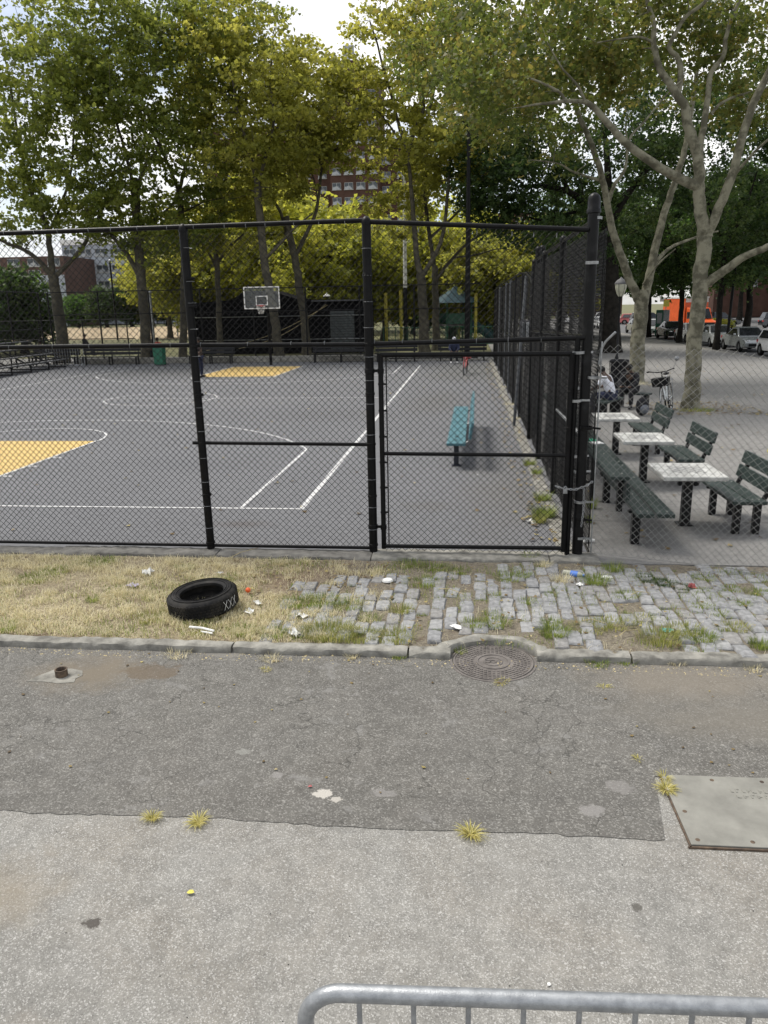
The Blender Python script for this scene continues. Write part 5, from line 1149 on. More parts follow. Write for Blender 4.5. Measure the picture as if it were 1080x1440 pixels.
# orange box truck
t = empty('orange_truck', (21.6, 77, -.13), R(12), 'orange box truck with white roof edge facing the camera', 'truck')
q = MB(); q.box((0, 3.3, 1.95), (2.3, 4.6, 2.7)); q.build('cargo_box', M['orange'], t, bevel=.04)
q = MB(); q.box((0, 3.3, 3.36), (2.36, 4.66, .14)); q.box((0, .96, 3.1), (2.2, .04, .36)); q.build('roof_trim', M['white'], t)
q = MB(); q.prism([(-1.3, .5), (-1.3, 1.15), (-.3, 1.35), (.3, 2.4), (.95, 2.45), (.95, .5)], -1.02, 1.02, 'x'); q.build('cab', M['orange'], t, bevel=.05)
q = MB(); q.add([(-.9, -.30, 1.42), (.9, -.30, 1.42), (.82, .24, 2.32), (-.82, .24, 2.32), (-.9, -.33, 1.44), (.9, -.33, 1.44), (.82, .20, 2.34), (-.82, .20, 2.34)], [(0, 1, 2, 3), (7, 6, 5, 4), (0, 4, 5, 1), (2, 6, 7, 3), (1, 5, 6, 2), (0, 3, 7, 4)]); q.build('windscreen', M['glass'], t)
q = MB(); q.box((0, -1.33, .86), (1.3, .06, .42)); q.build('grille', M['black_paint'], t)
q = MB(); q.box((0, -1.36, .5), (2.0, .12, .24)); q.build('bumper', M['black_paint'], t)
for s_ in (-1, 1):
    q = MB(); q.ball((s_*.82, -1.3, .9), .13, 10, (1, .5, 1)); q.build('headlight', M['chrome'], t, smooth=True)
    q = MB(); q.box((s_*1.2, 0, 1.8), (.16, .08, .4)); q.build('wing_mirror', M['black_paint'], t)
    q = MB(); q.box((s_*1.03, .35, 1.75), (.02, .8, .6)); q.build('side_window', M['glass'], t)
    for yy in (-.6, 4.4):
        wh = empty('wheel', (s_*.92, yy, .42)); wh.parent = t; q = MB(); q.lathe([(.2, -.13), (.4, -.13), (.42, -.1), (.42, .1), (.4, .13), (.2, .13)], 18); o = q.build('tyre', M['rubber'], wh, smooth=True); o.rotation_euler = (0, R(90), 0)
        q = MB(); q.lathe([(0, -.08), (.2, -.08), (.2, .08), (0, .08)], 14); o = q.build('rim', M['galv'], wh); o.rotation_euler = (0, R(90), 0)
# meter box and signs by the kerb
t = empty('parking_kiosk', (AT(931, 470, 72).x, 72, 0), R(-15), 'green and white street kiosk between plane trunks by the kerb', 'kiosk')
q = MB(); q.box((.25, 0, 1.1), (.5, .5, 2.2)); q.build('pale_side', M['galv'], t, bevel=.02); q = MB(); q.box((-.3, -.1, 1.1), (.6, .6, 2.2)); q.build('green_side', M['trash'], t, bevel=.02)
q = MB(); q.box((-.3, -.42, 1.5), (.4, .03, .9)); q.build('display', M['galv'], t)
t = empty('street_sign', (AT(936, 440, 78).x, 78, 0), 0, 'small yellow street sign on a thin pole above the kiosk', 'sign')
tb('sign_pole', (0, 0, 0), (0, 0, 3.2), .04, M['galv'], t, 8); q = MB(); q.box((0, -.05, 2.75), (.55, .03, .62)); q.build('yellow_plate', M['gold'], t); q = MB(); q.box((-.42, -.05, 3.1), (.4, .03, .4)); q.build('pale_plate', M['white'], t)
t = empty('yellow_bag', (7.0, 16.4, 0), 0, 'yellow bag lying on the plaza at the right edge', 'bag')
p = G(1082, 640); t.location = (p.x+.09, p.y, 0); q = MB(); q.ball((0, 0, .08), .11, 12, (1.3, .9, .75)); q.build('bag_body', M['gold'], t, smooth=True); q = MB(); q.tube([(-.05, 0, .18), (0, 0, .25), (.05, 0, .18)], .01, 6); q.build('handle', M['gold'], t)
tl = empty('traffic_island', kind='structure')
q = MB(); q.box((24.8, 78, -.05), (3, 24, .2)); q.build('island_kerb', M['concrete'], tl)

# ------------------------------------------------------------------ trees
LF = {'mid': leafmat('plane_leaf_green', (.065, .095, .022), (.135, .165, .036), (.27, .285, .065), .52),
      'yel': leafmat('plane_leaf_yellow', (.125, .14, .028), (.225, .235, .048), (.38, .36, .08), .52),
      'bri': leafmat('plane_leaf_bright', (.16, .185, .03), (.26, .275, .048), (.38, .37, .075), .5),
      'mix': leafmat('plane_leaf_autumn', (.045, .07, .018), (.09, .115, .027), (.22, .17, .045), .48),
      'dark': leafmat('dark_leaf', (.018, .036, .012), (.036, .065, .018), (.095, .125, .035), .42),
      'gre': leafmat('fresh_leaf', (.03, .065, .015), (.06, .12, .025), (.11, .19, .04), .45)}
def catmull(P, n=4):
    out = []
    for i in range(len(P)-1):
        a = P[max(i-1, 0)]; b_ = P[i]; c = P[i+1]; d = P[min(i+2, len(P)-1)]
        for k in range(n):
            t = k/n; out.append(.5*((2*b_)+(c-a)*t+(2*a-5*b_+4*c-d)*t*t+(3*b_-a-3*c+d)*t**3))
    out.append(P[-1]); return out
def leaf_mesh(name, C, n_per, sig, size, m, seed, tb_=None):
    r = np.random.default_rng(seed); n = len(C)*n_per; wt = r.gamma(2.2, 1, len(C)); ci = np.sort(r.choice(len(C), n, p=wt/wt.sum()))
    # leaves hang on small sprays inside each cluster
    sp = 7; off = r.normal(0, 1, (len(C), sp, 3))*np.array(sig)*.85
    P = C[ci]+off[ci, r.integers(0, sp, n)]+r.normal(0, 1, (n, 3))*np.array(sig)*.38
    nm = r.normal(0, 1, (n, 3))+np.array([0, 0, .9]); nm /= np.linalg.norm(nm, axis=1, keepdims=True)
    h = r.normal(0, 1, (n, 3)); u = np.cross(nm, h); u /= np.linalg.norm(u, axis=1, keepdims=True); v = np.cross(nm, u)
    s = size*r.uniform(.6, 1.25, n)[:, None]; bend = nm*s*.16
    V = np.stack([P-u*s*.5, P+v*s*.42-bend, P+u*s*.5, P-v*s*.42-bend], 1).reshape(-1, 3)
    F = np.arange(n*4).reshape(-1, 4)
    tint = np.clip((r.beta(2.2, 2.2, len(C)) if tb_ is None else tb_)[ci]*.55+r.beta(2, 2, n)*.45, 0, 1)
    return raw_mesh(name, V, F, m, tint)
def build_tree(name, label, base, limbs, crowns, leaf, bark, size, n_per=46, sig=(.5, .5, .33), seed=1, group=None, twig=.03, flare=1.35):
    """limbs: [(r0, r1, [Vector,...])] in world coords; crowns: [(centre Vector, (rx,ry,rz), n)]"""
    r = np.random.default_rng(seed); rr = random.Random(seed); base = Vector(base)
    t = empty(name, base, 0, label, 'tree', group); q = MB(); nodes = []; nr = []
    for li, (r0, r1, pts) in enumerate(limbs):
        pts = [Vector(p)-base for p in pts]; C = catmull(pts, 5); m_ = len(C)
        rad = [r0+(r1-r0)*(i/(m_-1))**.85 for i in range(m_)]
        if li == 0: rad = [x*(1+(flare-1)*max(0, 1-i/4.5)**2) for i, x in enumerate(rad)]
        C = [c+Vector((rr.gauss(0, 1), rr.gauss(0, 1), 0))*rad[i]*.09 for i, c in enumerate(C)]
        q.tube(C, rad, 12)
        for i, c in enumerate(C):
            if i > m_*.35: nodes.append(c); nr.append(rad[i])
    q.build('trunk', bark, t, smooth=True)
    CC = []
    for (c, rad, n) in crowns:
        c = Vector(c)-base
        d = r.normal(0, 1, (n, 3)); d /= np.linalg.norm(d, axis=1, keepdims=True); f = r.uniform(.08, 1, n)[:, None]**(1/2.3)
        CC.append(np.array(c)+d*f*np.array(rad))
    CC = np.concatenate(CC, 0); ND = np.array([tuple(x) for x in nodes]); NR = np.array(nr)
    dist = np.array([np.min(np.linalg.norm(ND-c, axis=1)) for c in CC]); order = np.argsort(dist); q = MB()
    for i in order:
        c = CC[i]; dd = np.linalg.norm(ND-c, axis=1)+np.maximum(0, ND[:, 2]-c[2])*.8; j = int(np.argmin(dd)); a = Vector(ND[j]); b_ = Vector(c); L = (b_-a).length
        if L < .3: continue
        ra = min(NR[j]*.62, twig*(1+L*.28)); mid = a.lerp(b_, .5)+Vector((rr.gauss(0, .12), rr.gauss(0, .12), rr.gauss(.05, .1)))*L*.7
        C = catmull([a, mid, b_], 3); q.tube(C, [ra+(twig*.32-ra)*k/6 for k in range(7)], 5, cap=False)
        new = np.array([tuple(x) for x in C[2:]]); ND = np.concatenate([ND, new]); NR = np.concatenate([NR, np.linspace(ra*.8, twig*.35, len(new))])
    q.build('branches', bark, t, smooth=True)['kind'] = 'stuff'
    obj('crown', leaf_mesh('crown', CC, n_per, sig, size, LF[leaf], seed+50), t)
    return t
def PT(Y, pts):
    out = []
    for p in pts: out.append(AT(p[0], p[1], Y+(p[2] if len(p) > 2 else 0)))
    return out
def traced(name, label, bpx, limbs, crowns, leaf, bark, size, Y=None, tk=.76, **k):
    if bark == M['bark']: tk = .88
    if bark == M['bark_k']: tk = .95
    g = G(*bpx) if Y is None else Vector((AT(bpx[0], bpx[1], Y).x, Y, 0)); Y = g.y
    L = [(r0*tk, r1*tk, ([Vector((g.x, g.y, -.05))] if i == 0 else [])+PT(Y, pts)) for i, (r0, r1, pts) in enumerate(limbs)]
    kn = 1.3 if leaf in ('mid', 'yel') else 1
    if kn > 1: k['sig'] = (.44, .44, .2)
    Cw = [(AT(c[0], c[1], Y+c[2]), c[3], int(c[4]*kn)) for c in crowns]
    return build_tree(name, label, (g.x, g.y, 0), L, Cw, leaf, bark, size, **k)
GN = 'plane trees around the court'
# the two pale plane trees on the plaza
traced('plane_tree', 'pale barked plane tree with three spreading limbs beside the bicycle', (972, 575),
  [(.25, .21, [(974, 520), (979, 460), (985, 400), (990, 350), (992, 322)]),
   (.155, .05, [(983, 405, .05), (1012, 385, -.2), (1045, 362, -.5), (1080, 347, -.9), (1130, 325, -1.3), (1180, 280, -1.6)]),
   (.15, .08, [(993, 335, 0), (1012, 290, -.1), (1030, 245, -.2), (1045, 190, -.3), (1062, 140, -.3), (1082, 100, -.4), (1110, 30, -.6), (1140, -60, -.8)]),
   (.05, .02, [(1030, 250, -.2), (1055, 220, -.6), (1088, 190, -1), (1130, 160, -1.3)]),
   (.19, .05, [(992, 335), (985, 290), (983, 250), (981, 216), (971, 189), (965, 163), (963, 149), (953, 134), (939, 114), (928, 98), (922, 77), (919, 60), (919, 30), (911, 4), (903, -50)]),
   (.10, .04, [(954, 137, .1), (954, 128, .2), (958, 102, .3), (953, 81, .4), (941, 67, .4), (950, 47, .4), (964, 24, .4), (992, 2, .3), (1020, -35, .2)]),
   (.11, .04, [(983, 235, .1), (985, 204, .4), (992, 163, .7), (996, 132, .8), (1000, 102, 1), (1017, 79, 1), (1021, 53, 1), (1029, 24, 1), (1040, 0, 1), (1052, -40, 1)]),
   (.05, .02, [(1000, 160, .8), (1013, 146, .8), (1033, 136, .9), (1053, 130, 1), (1090, 120, 1)]),
   (.155, .07, [(980, 262), (962, 254, -.1), (935, 240, -.3), (905, 220, -.5), (880, 201, -.6), (857, 176, -.7), (837, 153, -.8), (823, 143, -.9)]),
   (.065, .02, [(823, 143, -.9), (797, 142, -1), (773, 145, -1), (753, 147, -1.1), (732, 151, -1.1)]),
   (.05, .02, [(795, 142, -1), (787, 130, -1), (763, 117, -1.2), (745, 110, -1.3)]),
   (.045, .015, [(883, 203, -.6), (890, 188, -.5), (907, 170, -.3), (940, 130, 0), (962, 110, .1)]),
   (.045, .015, [(823, 143, -.9), (812, 120, -1), (790, 95, -1.1), (770, 60, -1.2)]),
   (.04, .015, [(919, 60), (900, 52, -.2), (870, 55, -.5), (840, 60, -.8)])],
  [((1000, -40), 0, (5, 4, 2.2), 90), ((870, 0), 0, (3.2, 3, 1.6), 60)][:0]+[(985, -90, 1, (5, 4, 2.2), 80), (860, 0, .8, (3, 2.5, 1.2), 42), (770, 65, .5, (2.3, 1.8, 1.0), 44), (690, 120, 0, (1.8, 1.4, .9), 40), (1050, 70, 2.2, (1.7, 1.2, 1.3), 44), (955, 45, 2.4, (1.8, 1.2, 1.1), 36), (1075, 150, 1.8, (1.2, 1.2, .6), 20), (830, 110, 1, (1.4, 1.3, .6), 18), (880, 90, 2, (1.2, 1, .6), 14)],
  'mix', M['bark'], .145, n_per=50, sig=(.40, .40, .24), seed=3, group=GN, twig=.018)
traced('plane_tree', 'pale barked plane tree forking low behind the park lamp', (893, 537),
  [(.32, .27, [(897, 480), (902, 430), (904, 408)]),
   (.19, .08, [(899, 425, 0), (884, 390, -.2), (870, 350, -.4), (860, 318, -.5), (853, 283, -.6), (842, 233, -.7), (828, 193, -.8), (813, 160, -.9), (803, 110, -1)]),
   (.20, .07, [(904, 425, 0), (914, 385, .2), (922, 345, .3), (934, 300, .4), (950, 253, .5), (962, 213, .6), (968, 180, .6), (976, 130, .6), (985, 60, .5)]),
   (.09, .03, [(855, 285, -.5), (864, 260, -.3), (878, 240, 0), (882, 213, .1), (880, 180, .2)]),
   (.06, .02, [(842, 253, -.7), (822, 247, -1), (803, 240, -1.3), (785, 230, -1.6), (750, 225, -2)]),
   (.09, .03, [(917, 375, .2), (940, 350, .5), (975, 335, 1), (1010, 325, 1.4)]),
   (.06, .02, [(905, 400, 0), (925, 372, -.3), (950, 350, -.5)])],
  [(860, 20, 2, (5.2, 3, 2.6), 72), (770, 120, 0, (3.4, 3, 1.8), 60), (990, 60, 2.5, (4, 2.5, 2.4), 56), (720, 60, -1, (4, 3, 2.2), 70), (650, 90, -1, (2.6, 3, 1.8), 40), (690, 180, -1, (1.6, 1.5, .7), 14), (780, 215, -1, (1.5, 1.5, .8), 10)],
  'mix', M['bark'], .165, n_per=50, sig=(.48, .48, .3), seed=4, group=GN, twig=.022)
# row behind the court
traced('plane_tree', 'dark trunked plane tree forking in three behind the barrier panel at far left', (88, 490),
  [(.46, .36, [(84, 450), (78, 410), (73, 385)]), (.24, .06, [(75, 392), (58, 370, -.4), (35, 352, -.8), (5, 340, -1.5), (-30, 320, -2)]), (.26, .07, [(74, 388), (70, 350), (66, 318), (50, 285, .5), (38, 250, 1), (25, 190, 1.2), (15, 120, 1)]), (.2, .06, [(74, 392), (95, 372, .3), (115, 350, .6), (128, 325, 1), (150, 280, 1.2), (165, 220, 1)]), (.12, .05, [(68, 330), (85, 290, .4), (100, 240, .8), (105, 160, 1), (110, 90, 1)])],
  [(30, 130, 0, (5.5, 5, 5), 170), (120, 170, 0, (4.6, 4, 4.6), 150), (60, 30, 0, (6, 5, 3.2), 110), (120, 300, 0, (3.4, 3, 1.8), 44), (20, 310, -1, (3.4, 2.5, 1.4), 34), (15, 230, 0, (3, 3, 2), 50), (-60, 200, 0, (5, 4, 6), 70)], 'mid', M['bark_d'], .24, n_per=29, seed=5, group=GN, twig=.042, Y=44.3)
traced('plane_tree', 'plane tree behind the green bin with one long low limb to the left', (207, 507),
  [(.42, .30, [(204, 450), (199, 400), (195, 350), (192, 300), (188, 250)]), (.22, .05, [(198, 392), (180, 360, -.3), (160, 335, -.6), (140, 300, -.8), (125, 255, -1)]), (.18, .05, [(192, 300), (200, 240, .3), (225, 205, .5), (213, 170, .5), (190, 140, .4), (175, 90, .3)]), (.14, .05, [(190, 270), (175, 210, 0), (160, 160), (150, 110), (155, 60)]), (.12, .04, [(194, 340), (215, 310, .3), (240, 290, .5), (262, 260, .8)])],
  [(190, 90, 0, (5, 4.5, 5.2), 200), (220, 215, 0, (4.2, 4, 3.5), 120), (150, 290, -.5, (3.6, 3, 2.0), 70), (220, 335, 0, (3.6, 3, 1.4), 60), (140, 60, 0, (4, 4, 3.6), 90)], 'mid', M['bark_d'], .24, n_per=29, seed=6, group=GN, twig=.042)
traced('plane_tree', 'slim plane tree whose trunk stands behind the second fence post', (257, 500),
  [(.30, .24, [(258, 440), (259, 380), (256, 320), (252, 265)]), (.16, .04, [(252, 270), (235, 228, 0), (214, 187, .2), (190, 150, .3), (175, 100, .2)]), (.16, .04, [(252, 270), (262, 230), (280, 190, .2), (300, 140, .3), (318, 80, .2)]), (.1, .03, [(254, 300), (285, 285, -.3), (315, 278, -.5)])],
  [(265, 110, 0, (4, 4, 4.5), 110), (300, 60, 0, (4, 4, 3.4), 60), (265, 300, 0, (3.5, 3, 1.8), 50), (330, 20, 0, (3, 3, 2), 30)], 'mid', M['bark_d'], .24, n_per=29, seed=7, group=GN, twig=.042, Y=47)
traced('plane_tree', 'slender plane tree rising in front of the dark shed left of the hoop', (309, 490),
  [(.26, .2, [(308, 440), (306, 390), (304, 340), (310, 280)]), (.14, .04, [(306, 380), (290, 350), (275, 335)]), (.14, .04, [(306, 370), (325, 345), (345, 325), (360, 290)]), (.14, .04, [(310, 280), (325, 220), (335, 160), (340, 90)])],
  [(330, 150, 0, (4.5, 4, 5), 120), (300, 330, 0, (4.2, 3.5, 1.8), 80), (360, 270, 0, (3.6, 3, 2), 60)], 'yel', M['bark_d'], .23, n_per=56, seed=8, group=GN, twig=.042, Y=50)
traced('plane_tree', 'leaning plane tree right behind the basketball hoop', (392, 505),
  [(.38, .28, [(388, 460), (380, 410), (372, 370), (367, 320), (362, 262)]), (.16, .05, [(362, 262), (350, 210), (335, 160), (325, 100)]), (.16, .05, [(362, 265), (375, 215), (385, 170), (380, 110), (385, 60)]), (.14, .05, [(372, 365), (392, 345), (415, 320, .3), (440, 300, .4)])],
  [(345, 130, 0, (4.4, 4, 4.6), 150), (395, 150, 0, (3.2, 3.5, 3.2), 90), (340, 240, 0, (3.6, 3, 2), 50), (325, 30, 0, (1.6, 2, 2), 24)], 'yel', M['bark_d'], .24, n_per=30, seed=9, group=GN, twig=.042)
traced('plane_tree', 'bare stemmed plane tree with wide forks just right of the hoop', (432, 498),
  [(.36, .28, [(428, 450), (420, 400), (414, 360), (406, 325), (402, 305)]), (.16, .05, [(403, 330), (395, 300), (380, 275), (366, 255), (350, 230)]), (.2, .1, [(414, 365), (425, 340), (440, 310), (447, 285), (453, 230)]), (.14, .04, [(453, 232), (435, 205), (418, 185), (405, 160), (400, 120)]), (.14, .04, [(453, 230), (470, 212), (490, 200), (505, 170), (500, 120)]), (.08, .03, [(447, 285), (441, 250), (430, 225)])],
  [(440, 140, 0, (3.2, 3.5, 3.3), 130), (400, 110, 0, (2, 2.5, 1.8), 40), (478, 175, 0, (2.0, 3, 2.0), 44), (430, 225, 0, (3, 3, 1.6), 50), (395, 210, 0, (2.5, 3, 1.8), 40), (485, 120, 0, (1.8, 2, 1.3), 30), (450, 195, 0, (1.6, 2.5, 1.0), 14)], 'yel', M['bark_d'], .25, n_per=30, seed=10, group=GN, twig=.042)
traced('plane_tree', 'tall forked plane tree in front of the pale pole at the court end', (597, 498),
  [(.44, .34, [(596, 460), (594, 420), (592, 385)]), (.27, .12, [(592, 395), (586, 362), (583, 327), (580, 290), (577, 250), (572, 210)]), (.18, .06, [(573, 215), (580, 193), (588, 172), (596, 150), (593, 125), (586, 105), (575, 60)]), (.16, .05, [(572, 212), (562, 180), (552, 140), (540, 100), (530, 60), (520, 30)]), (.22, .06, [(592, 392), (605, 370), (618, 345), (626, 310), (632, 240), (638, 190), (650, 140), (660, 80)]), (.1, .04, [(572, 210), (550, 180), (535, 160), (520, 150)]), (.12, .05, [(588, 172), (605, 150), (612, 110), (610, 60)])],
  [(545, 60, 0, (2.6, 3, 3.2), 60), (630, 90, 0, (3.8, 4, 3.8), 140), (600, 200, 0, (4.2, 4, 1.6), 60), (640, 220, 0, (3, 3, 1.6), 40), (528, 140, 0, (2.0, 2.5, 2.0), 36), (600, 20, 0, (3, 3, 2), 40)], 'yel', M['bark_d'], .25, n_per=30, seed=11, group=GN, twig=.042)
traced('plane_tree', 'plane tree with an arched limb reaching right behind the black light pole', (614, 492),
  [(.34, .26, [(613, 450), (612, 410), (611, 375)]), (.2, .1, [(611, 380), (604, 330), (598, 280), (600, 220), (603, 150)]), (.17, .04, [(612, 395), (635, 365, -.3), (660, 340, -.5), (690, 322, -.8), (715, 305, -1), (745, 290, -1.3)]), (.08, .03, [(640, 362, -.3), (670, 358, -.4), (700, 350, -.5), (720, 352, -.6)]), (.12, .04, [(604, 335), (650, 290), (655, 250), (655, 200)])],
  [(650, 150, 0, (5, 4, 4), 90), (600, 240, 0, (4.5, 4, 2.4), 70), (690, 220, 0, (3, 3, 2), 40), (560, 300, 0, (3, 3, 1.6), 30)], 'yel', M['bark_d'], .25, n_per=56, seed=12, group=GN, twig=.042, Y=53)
# dark trees on the right
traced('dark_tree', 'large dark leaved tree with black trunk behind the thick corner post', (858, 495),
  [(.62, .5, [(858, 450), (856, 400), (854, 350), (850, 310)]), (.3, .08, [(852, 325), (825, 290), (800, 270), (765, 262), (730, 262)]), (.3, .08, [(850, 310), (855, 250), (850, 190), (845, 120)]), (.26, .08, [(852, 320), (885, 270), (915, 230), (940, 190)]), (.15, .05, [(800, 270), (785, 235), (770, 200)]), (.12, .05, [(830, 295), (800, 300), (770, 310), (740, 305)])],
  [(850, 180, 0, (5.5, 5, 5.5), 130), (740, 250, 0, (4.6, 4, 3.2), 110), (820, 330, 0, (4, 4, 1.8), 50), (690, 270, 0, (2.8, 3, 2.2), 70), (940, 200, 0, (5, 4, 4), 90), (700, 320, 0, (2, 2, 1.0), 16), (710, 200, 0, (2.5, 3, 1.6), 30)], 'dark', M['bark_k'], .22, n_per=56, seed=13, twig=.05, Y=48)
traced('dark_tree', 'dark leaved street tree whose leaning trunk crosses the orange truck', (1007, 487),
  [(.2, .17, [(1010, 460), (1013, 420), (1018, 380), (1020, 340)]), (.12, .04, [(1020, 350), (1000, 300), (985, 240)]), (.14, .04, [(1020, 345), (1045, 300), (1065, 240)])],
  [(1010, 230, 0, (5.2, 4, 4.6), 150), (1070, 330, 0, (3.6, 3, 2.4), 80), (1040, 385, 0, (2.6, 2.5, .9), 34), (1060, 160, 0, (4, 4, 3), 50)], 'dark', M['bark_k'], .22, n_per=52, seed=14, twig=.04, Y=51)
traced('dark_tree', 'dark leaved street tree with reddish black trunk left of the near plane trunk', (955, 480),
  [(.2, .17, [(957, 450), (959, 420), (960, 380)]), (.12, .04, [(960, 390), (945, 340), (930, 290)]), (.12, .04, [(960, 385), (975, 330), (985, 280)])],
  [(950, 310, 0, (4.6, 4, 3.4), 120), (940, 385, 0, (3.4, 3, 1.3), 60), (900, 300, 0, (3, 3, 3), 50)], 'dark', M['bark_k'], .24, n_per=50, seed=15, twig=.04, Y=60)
traced('street_tree', 'fresh green street tree above the cyclist', (913, 470),
  [(.2, .15, [(913, 440), (914, 400), (915, 360)]), (.1, .04, [(915, 370), (900, 330), (890, 300)]), (.1, .04, [(915, 370), (930, 330), (945, 300)])],
  [(930, 390, 0, (4, 3, 1.6), 70), (890, 380, 0, (3.4, 3, 2), 60), (910, 320, 0, (4.5, 4, 3), 60)], 'gre', M['bark_k'], .3, seed=16, twig=.04, Y=70)
q = MB(); q.tube([(0, 0, 0), (.1, 0, 5.2)], .09, 10); o = q.build('thin_pole', M['black'], None, smooth=True); o.location = AT(1022, 480, 54); o.location.z = 0; tag(o, 'thin black pole right of the leaning dark trunk near parked cars', 'pole')
# generic trees, copied
def proto(kind, seed, h=11, w_=5, leaf='bri', bark='bark_d', size=.34, n=230, low=.32):
    r = random.Random(seed); limbs = [(.3, .16, [Vector((0, 0, -.05)), Vector((.1, 0, h*.15)), Vector((0, .1, h*.3)), Vector((.1, 0, h*.42))])]
    for k in range(5):
        a = 2*PI*k/5+r.random(); limbs.append((.14, .04, [Vector((.05, 0, h*(.28+.03*k))), Vector((math.cos(a)*w_*.3, math.sin(a)*w_*.3, h*.5)), Vector((math.cos(a)*w_*.55, math.sin(a)*w_*.55, h*.72))]))
    cr = [(Vector((0, 0, h*(.5+low/2))), (w_*.8, w_*.8, h*(.5-low/2)*.95), n)]
    for k in range(5): a = r.random()*2*PI; cr.append((Vector((math.cos(a)*w_*.55, math.sin(a)*w_*.55, h*r.uniform(low+.1, .75))), (w_*.5, w_*.5, h*.16), n//6))
    return build_tree(kind, '', (0, 0, 0), limbs, cr, leaf, M[bark], size, n_per=40, sig=(.6, .6, .4), seed=seed, twig=.04)
def place(protos, lst, fmt, group):
    for i, e in enumerate(lst):
        px, Y, s, lab = e[:4]; o = protos[i] if i < len(protos) else dup(protos[i % len(protos)], (0, 0, 0)); o.location = (AT(px, 450, Y).x, Y, 0); o.rotation_euler = (0, 0, i*2.1); o.scale = (s, s, s*(e[4] if len(e) > 4 else 1)); o['label'] = lab; o['group'] = group; o['category'] = 'tree'
br = [proto('yellow_tree', 31, 9.5, 5, 'bri', low=.18), proto('yellow_tree', 32, 10.5, 5.5, 'bri', low=.2), proto('yellow_tree', 33, 9, 5, 'yel', low=.16)]
place(br, [(455, 64, 1.22, 'bright yellow green tree behind the shutter end of the shed'), (370, 68, 1.35, 'bright yellow green tree directly behind the hoop'), (290, 70, 1.1, 'yellow green tree rising over the left end of the shed'),
  (540, 70, 1.12, 'bright yellow green tree behind the pale pole'), (238, 84, 1.05, 'yellow green tree between the bin trunk and second fence post'), (700, 66, .95, 'yellow green tree behind the top of the side fence'), (635, 72, 1.3, 'yellow green tree between the forked trunk and black light pole'),
  (770, 72, 1.0, 'yellow green tree glimpsed through the side fence mesh'), (215, 158, 1.3, 'yellow green tree far beyond the ballfield behind the two left trunks'), (600, 96, 1.25, 'yellow green tree far behind the playground'), (430, 92, 1.35, 'tall yellow green tree behind the shed roof rope'), (500, 104, 1.38, 'yellow green tree in front of the brick tower')], '', 'yellow green trees beyond the court')
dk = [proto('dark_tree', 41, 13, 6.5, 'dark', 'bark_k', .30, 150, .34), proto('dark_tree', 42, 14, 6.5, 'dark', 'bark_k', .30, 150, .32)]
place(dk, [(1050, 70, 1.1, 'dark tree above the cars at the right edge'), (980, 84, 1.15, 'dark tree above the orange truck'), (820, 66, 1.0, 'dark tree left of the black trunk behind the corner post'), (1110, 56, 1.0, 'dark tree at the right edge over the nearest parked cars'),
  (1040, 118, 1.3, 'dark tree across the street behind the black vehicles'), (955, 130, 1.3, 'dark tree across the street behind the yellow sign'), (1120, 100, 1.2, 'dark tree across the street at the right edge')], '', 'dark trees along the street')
gb = [proto('bushy_tree', 51, 6.5, 3.8, 'dark', 'bark_k', .34, 200, .05), proto('bushy_tree', 52, 6, 3.6, 'gre', 'bark_k', .34, 190, .05)]
place(gb, [(28, 56, .95, 'dark bushy tree at the left edge beyond the bleachers'), (-2, 62, 1.05, 'fresh green bushy tree at the far left edge'), (150, 150, 1.2, 'dark bushy tree beyond the ballfield between the two left trunks'), (110, 155, 1.1, 'fresh green bushy tree beyond the ballfield right of the leftmost trunk'), (235, 160, 1.1, 'dark bushy tree beyond the ballfield behind the pale field pole'),
  (185, 158, 1.15, 'fresh green bushy tree beyond the ballfield behind the green bin trunk'), (580, 84, .85, 'dark green bush behind the playground fence'), (640, 84, .8, 'green bush behind the play tower'), (500, 88, .8, 'dark bush behind the playground posts, beside the shed'), (-30, 66, 1.2, 'dark bushy tree just left of the frame edge'), (700, 92, .8, 'green bush behind the blue playground canopy'), (265, 150, 1.1, 'dark bushy tree at the right end of the ballfield')], '', 'bushy trees beyond the park')
t = empty('island_hedge', (24.8, 84, 0), 0, 'low yellow green hedge on the traffic island at right', 'hedge')
C_ = rng.uniform((-1.1, -4, .25), (1.1, 4, 1.0), (130, 3)); obj('foliage', leaf_mesh('foliage', C_, 34, (.22, .22, .15), .2, LF['bri'], 77), t); q = MB(); q.box((0, 0, .3), (1.6, 7.6, .5)); q.build('stems', M['bark_k'], t)
q = MB()
# ------------------------------------------------------------------ litter
def litter(name, px, py, fn, label, cat, z=.004, rz=0, m='paper'):
    p = G(px, py, z); q = MB(); fn(q); o = q.build(name, M[m]); o.location = (p.x, p.y, z); o.rotation_euler = (0, 0, R(rz)); tag(o, label, cat); return o
def crumple(sx, sy, sz, seed):
    def f(q):
        r = random.Random(seed); n = 7
        vs = [((i/(n-1)-.5)*sx*.75*(1+r.uniform(-.1, .1))+r.gauss(0, sx*.03), (j/(n-1)-.5)*sy*.75*(1+r.uniform(-.1, .1))+r.gauss(0, sy*.03), abs(r.gauss(0, sz*.55))+.25*sz*math.sin(i+j)) for i in range(n) for j in range(n)]
        q.add(vs, [(i*n+j, (i+1)*n+j, (i+1)*n+j+1, i*n+j+1) for i in range(n-1) for j in range(n-1) if not (i in (0, n-2) and j in (0, n-2) and r.random() < .7)])
    return f
litter('plastic_bag', 209, 806, crumple(.14, .2, .05, 1), 'crumpled white plastic bag on dry grass left of the tyre', 'litter')
litter('wrapper', 187, 823, crumple(.16, .12, .012, 2), 'flat violet wrapper on dry grass below the white bag', 'litter', m='purple')
litter('tissue', 351, 861, crumple(.12, .12, .035, 3), 'crumpled white tissue right of the tyre', 'litter')
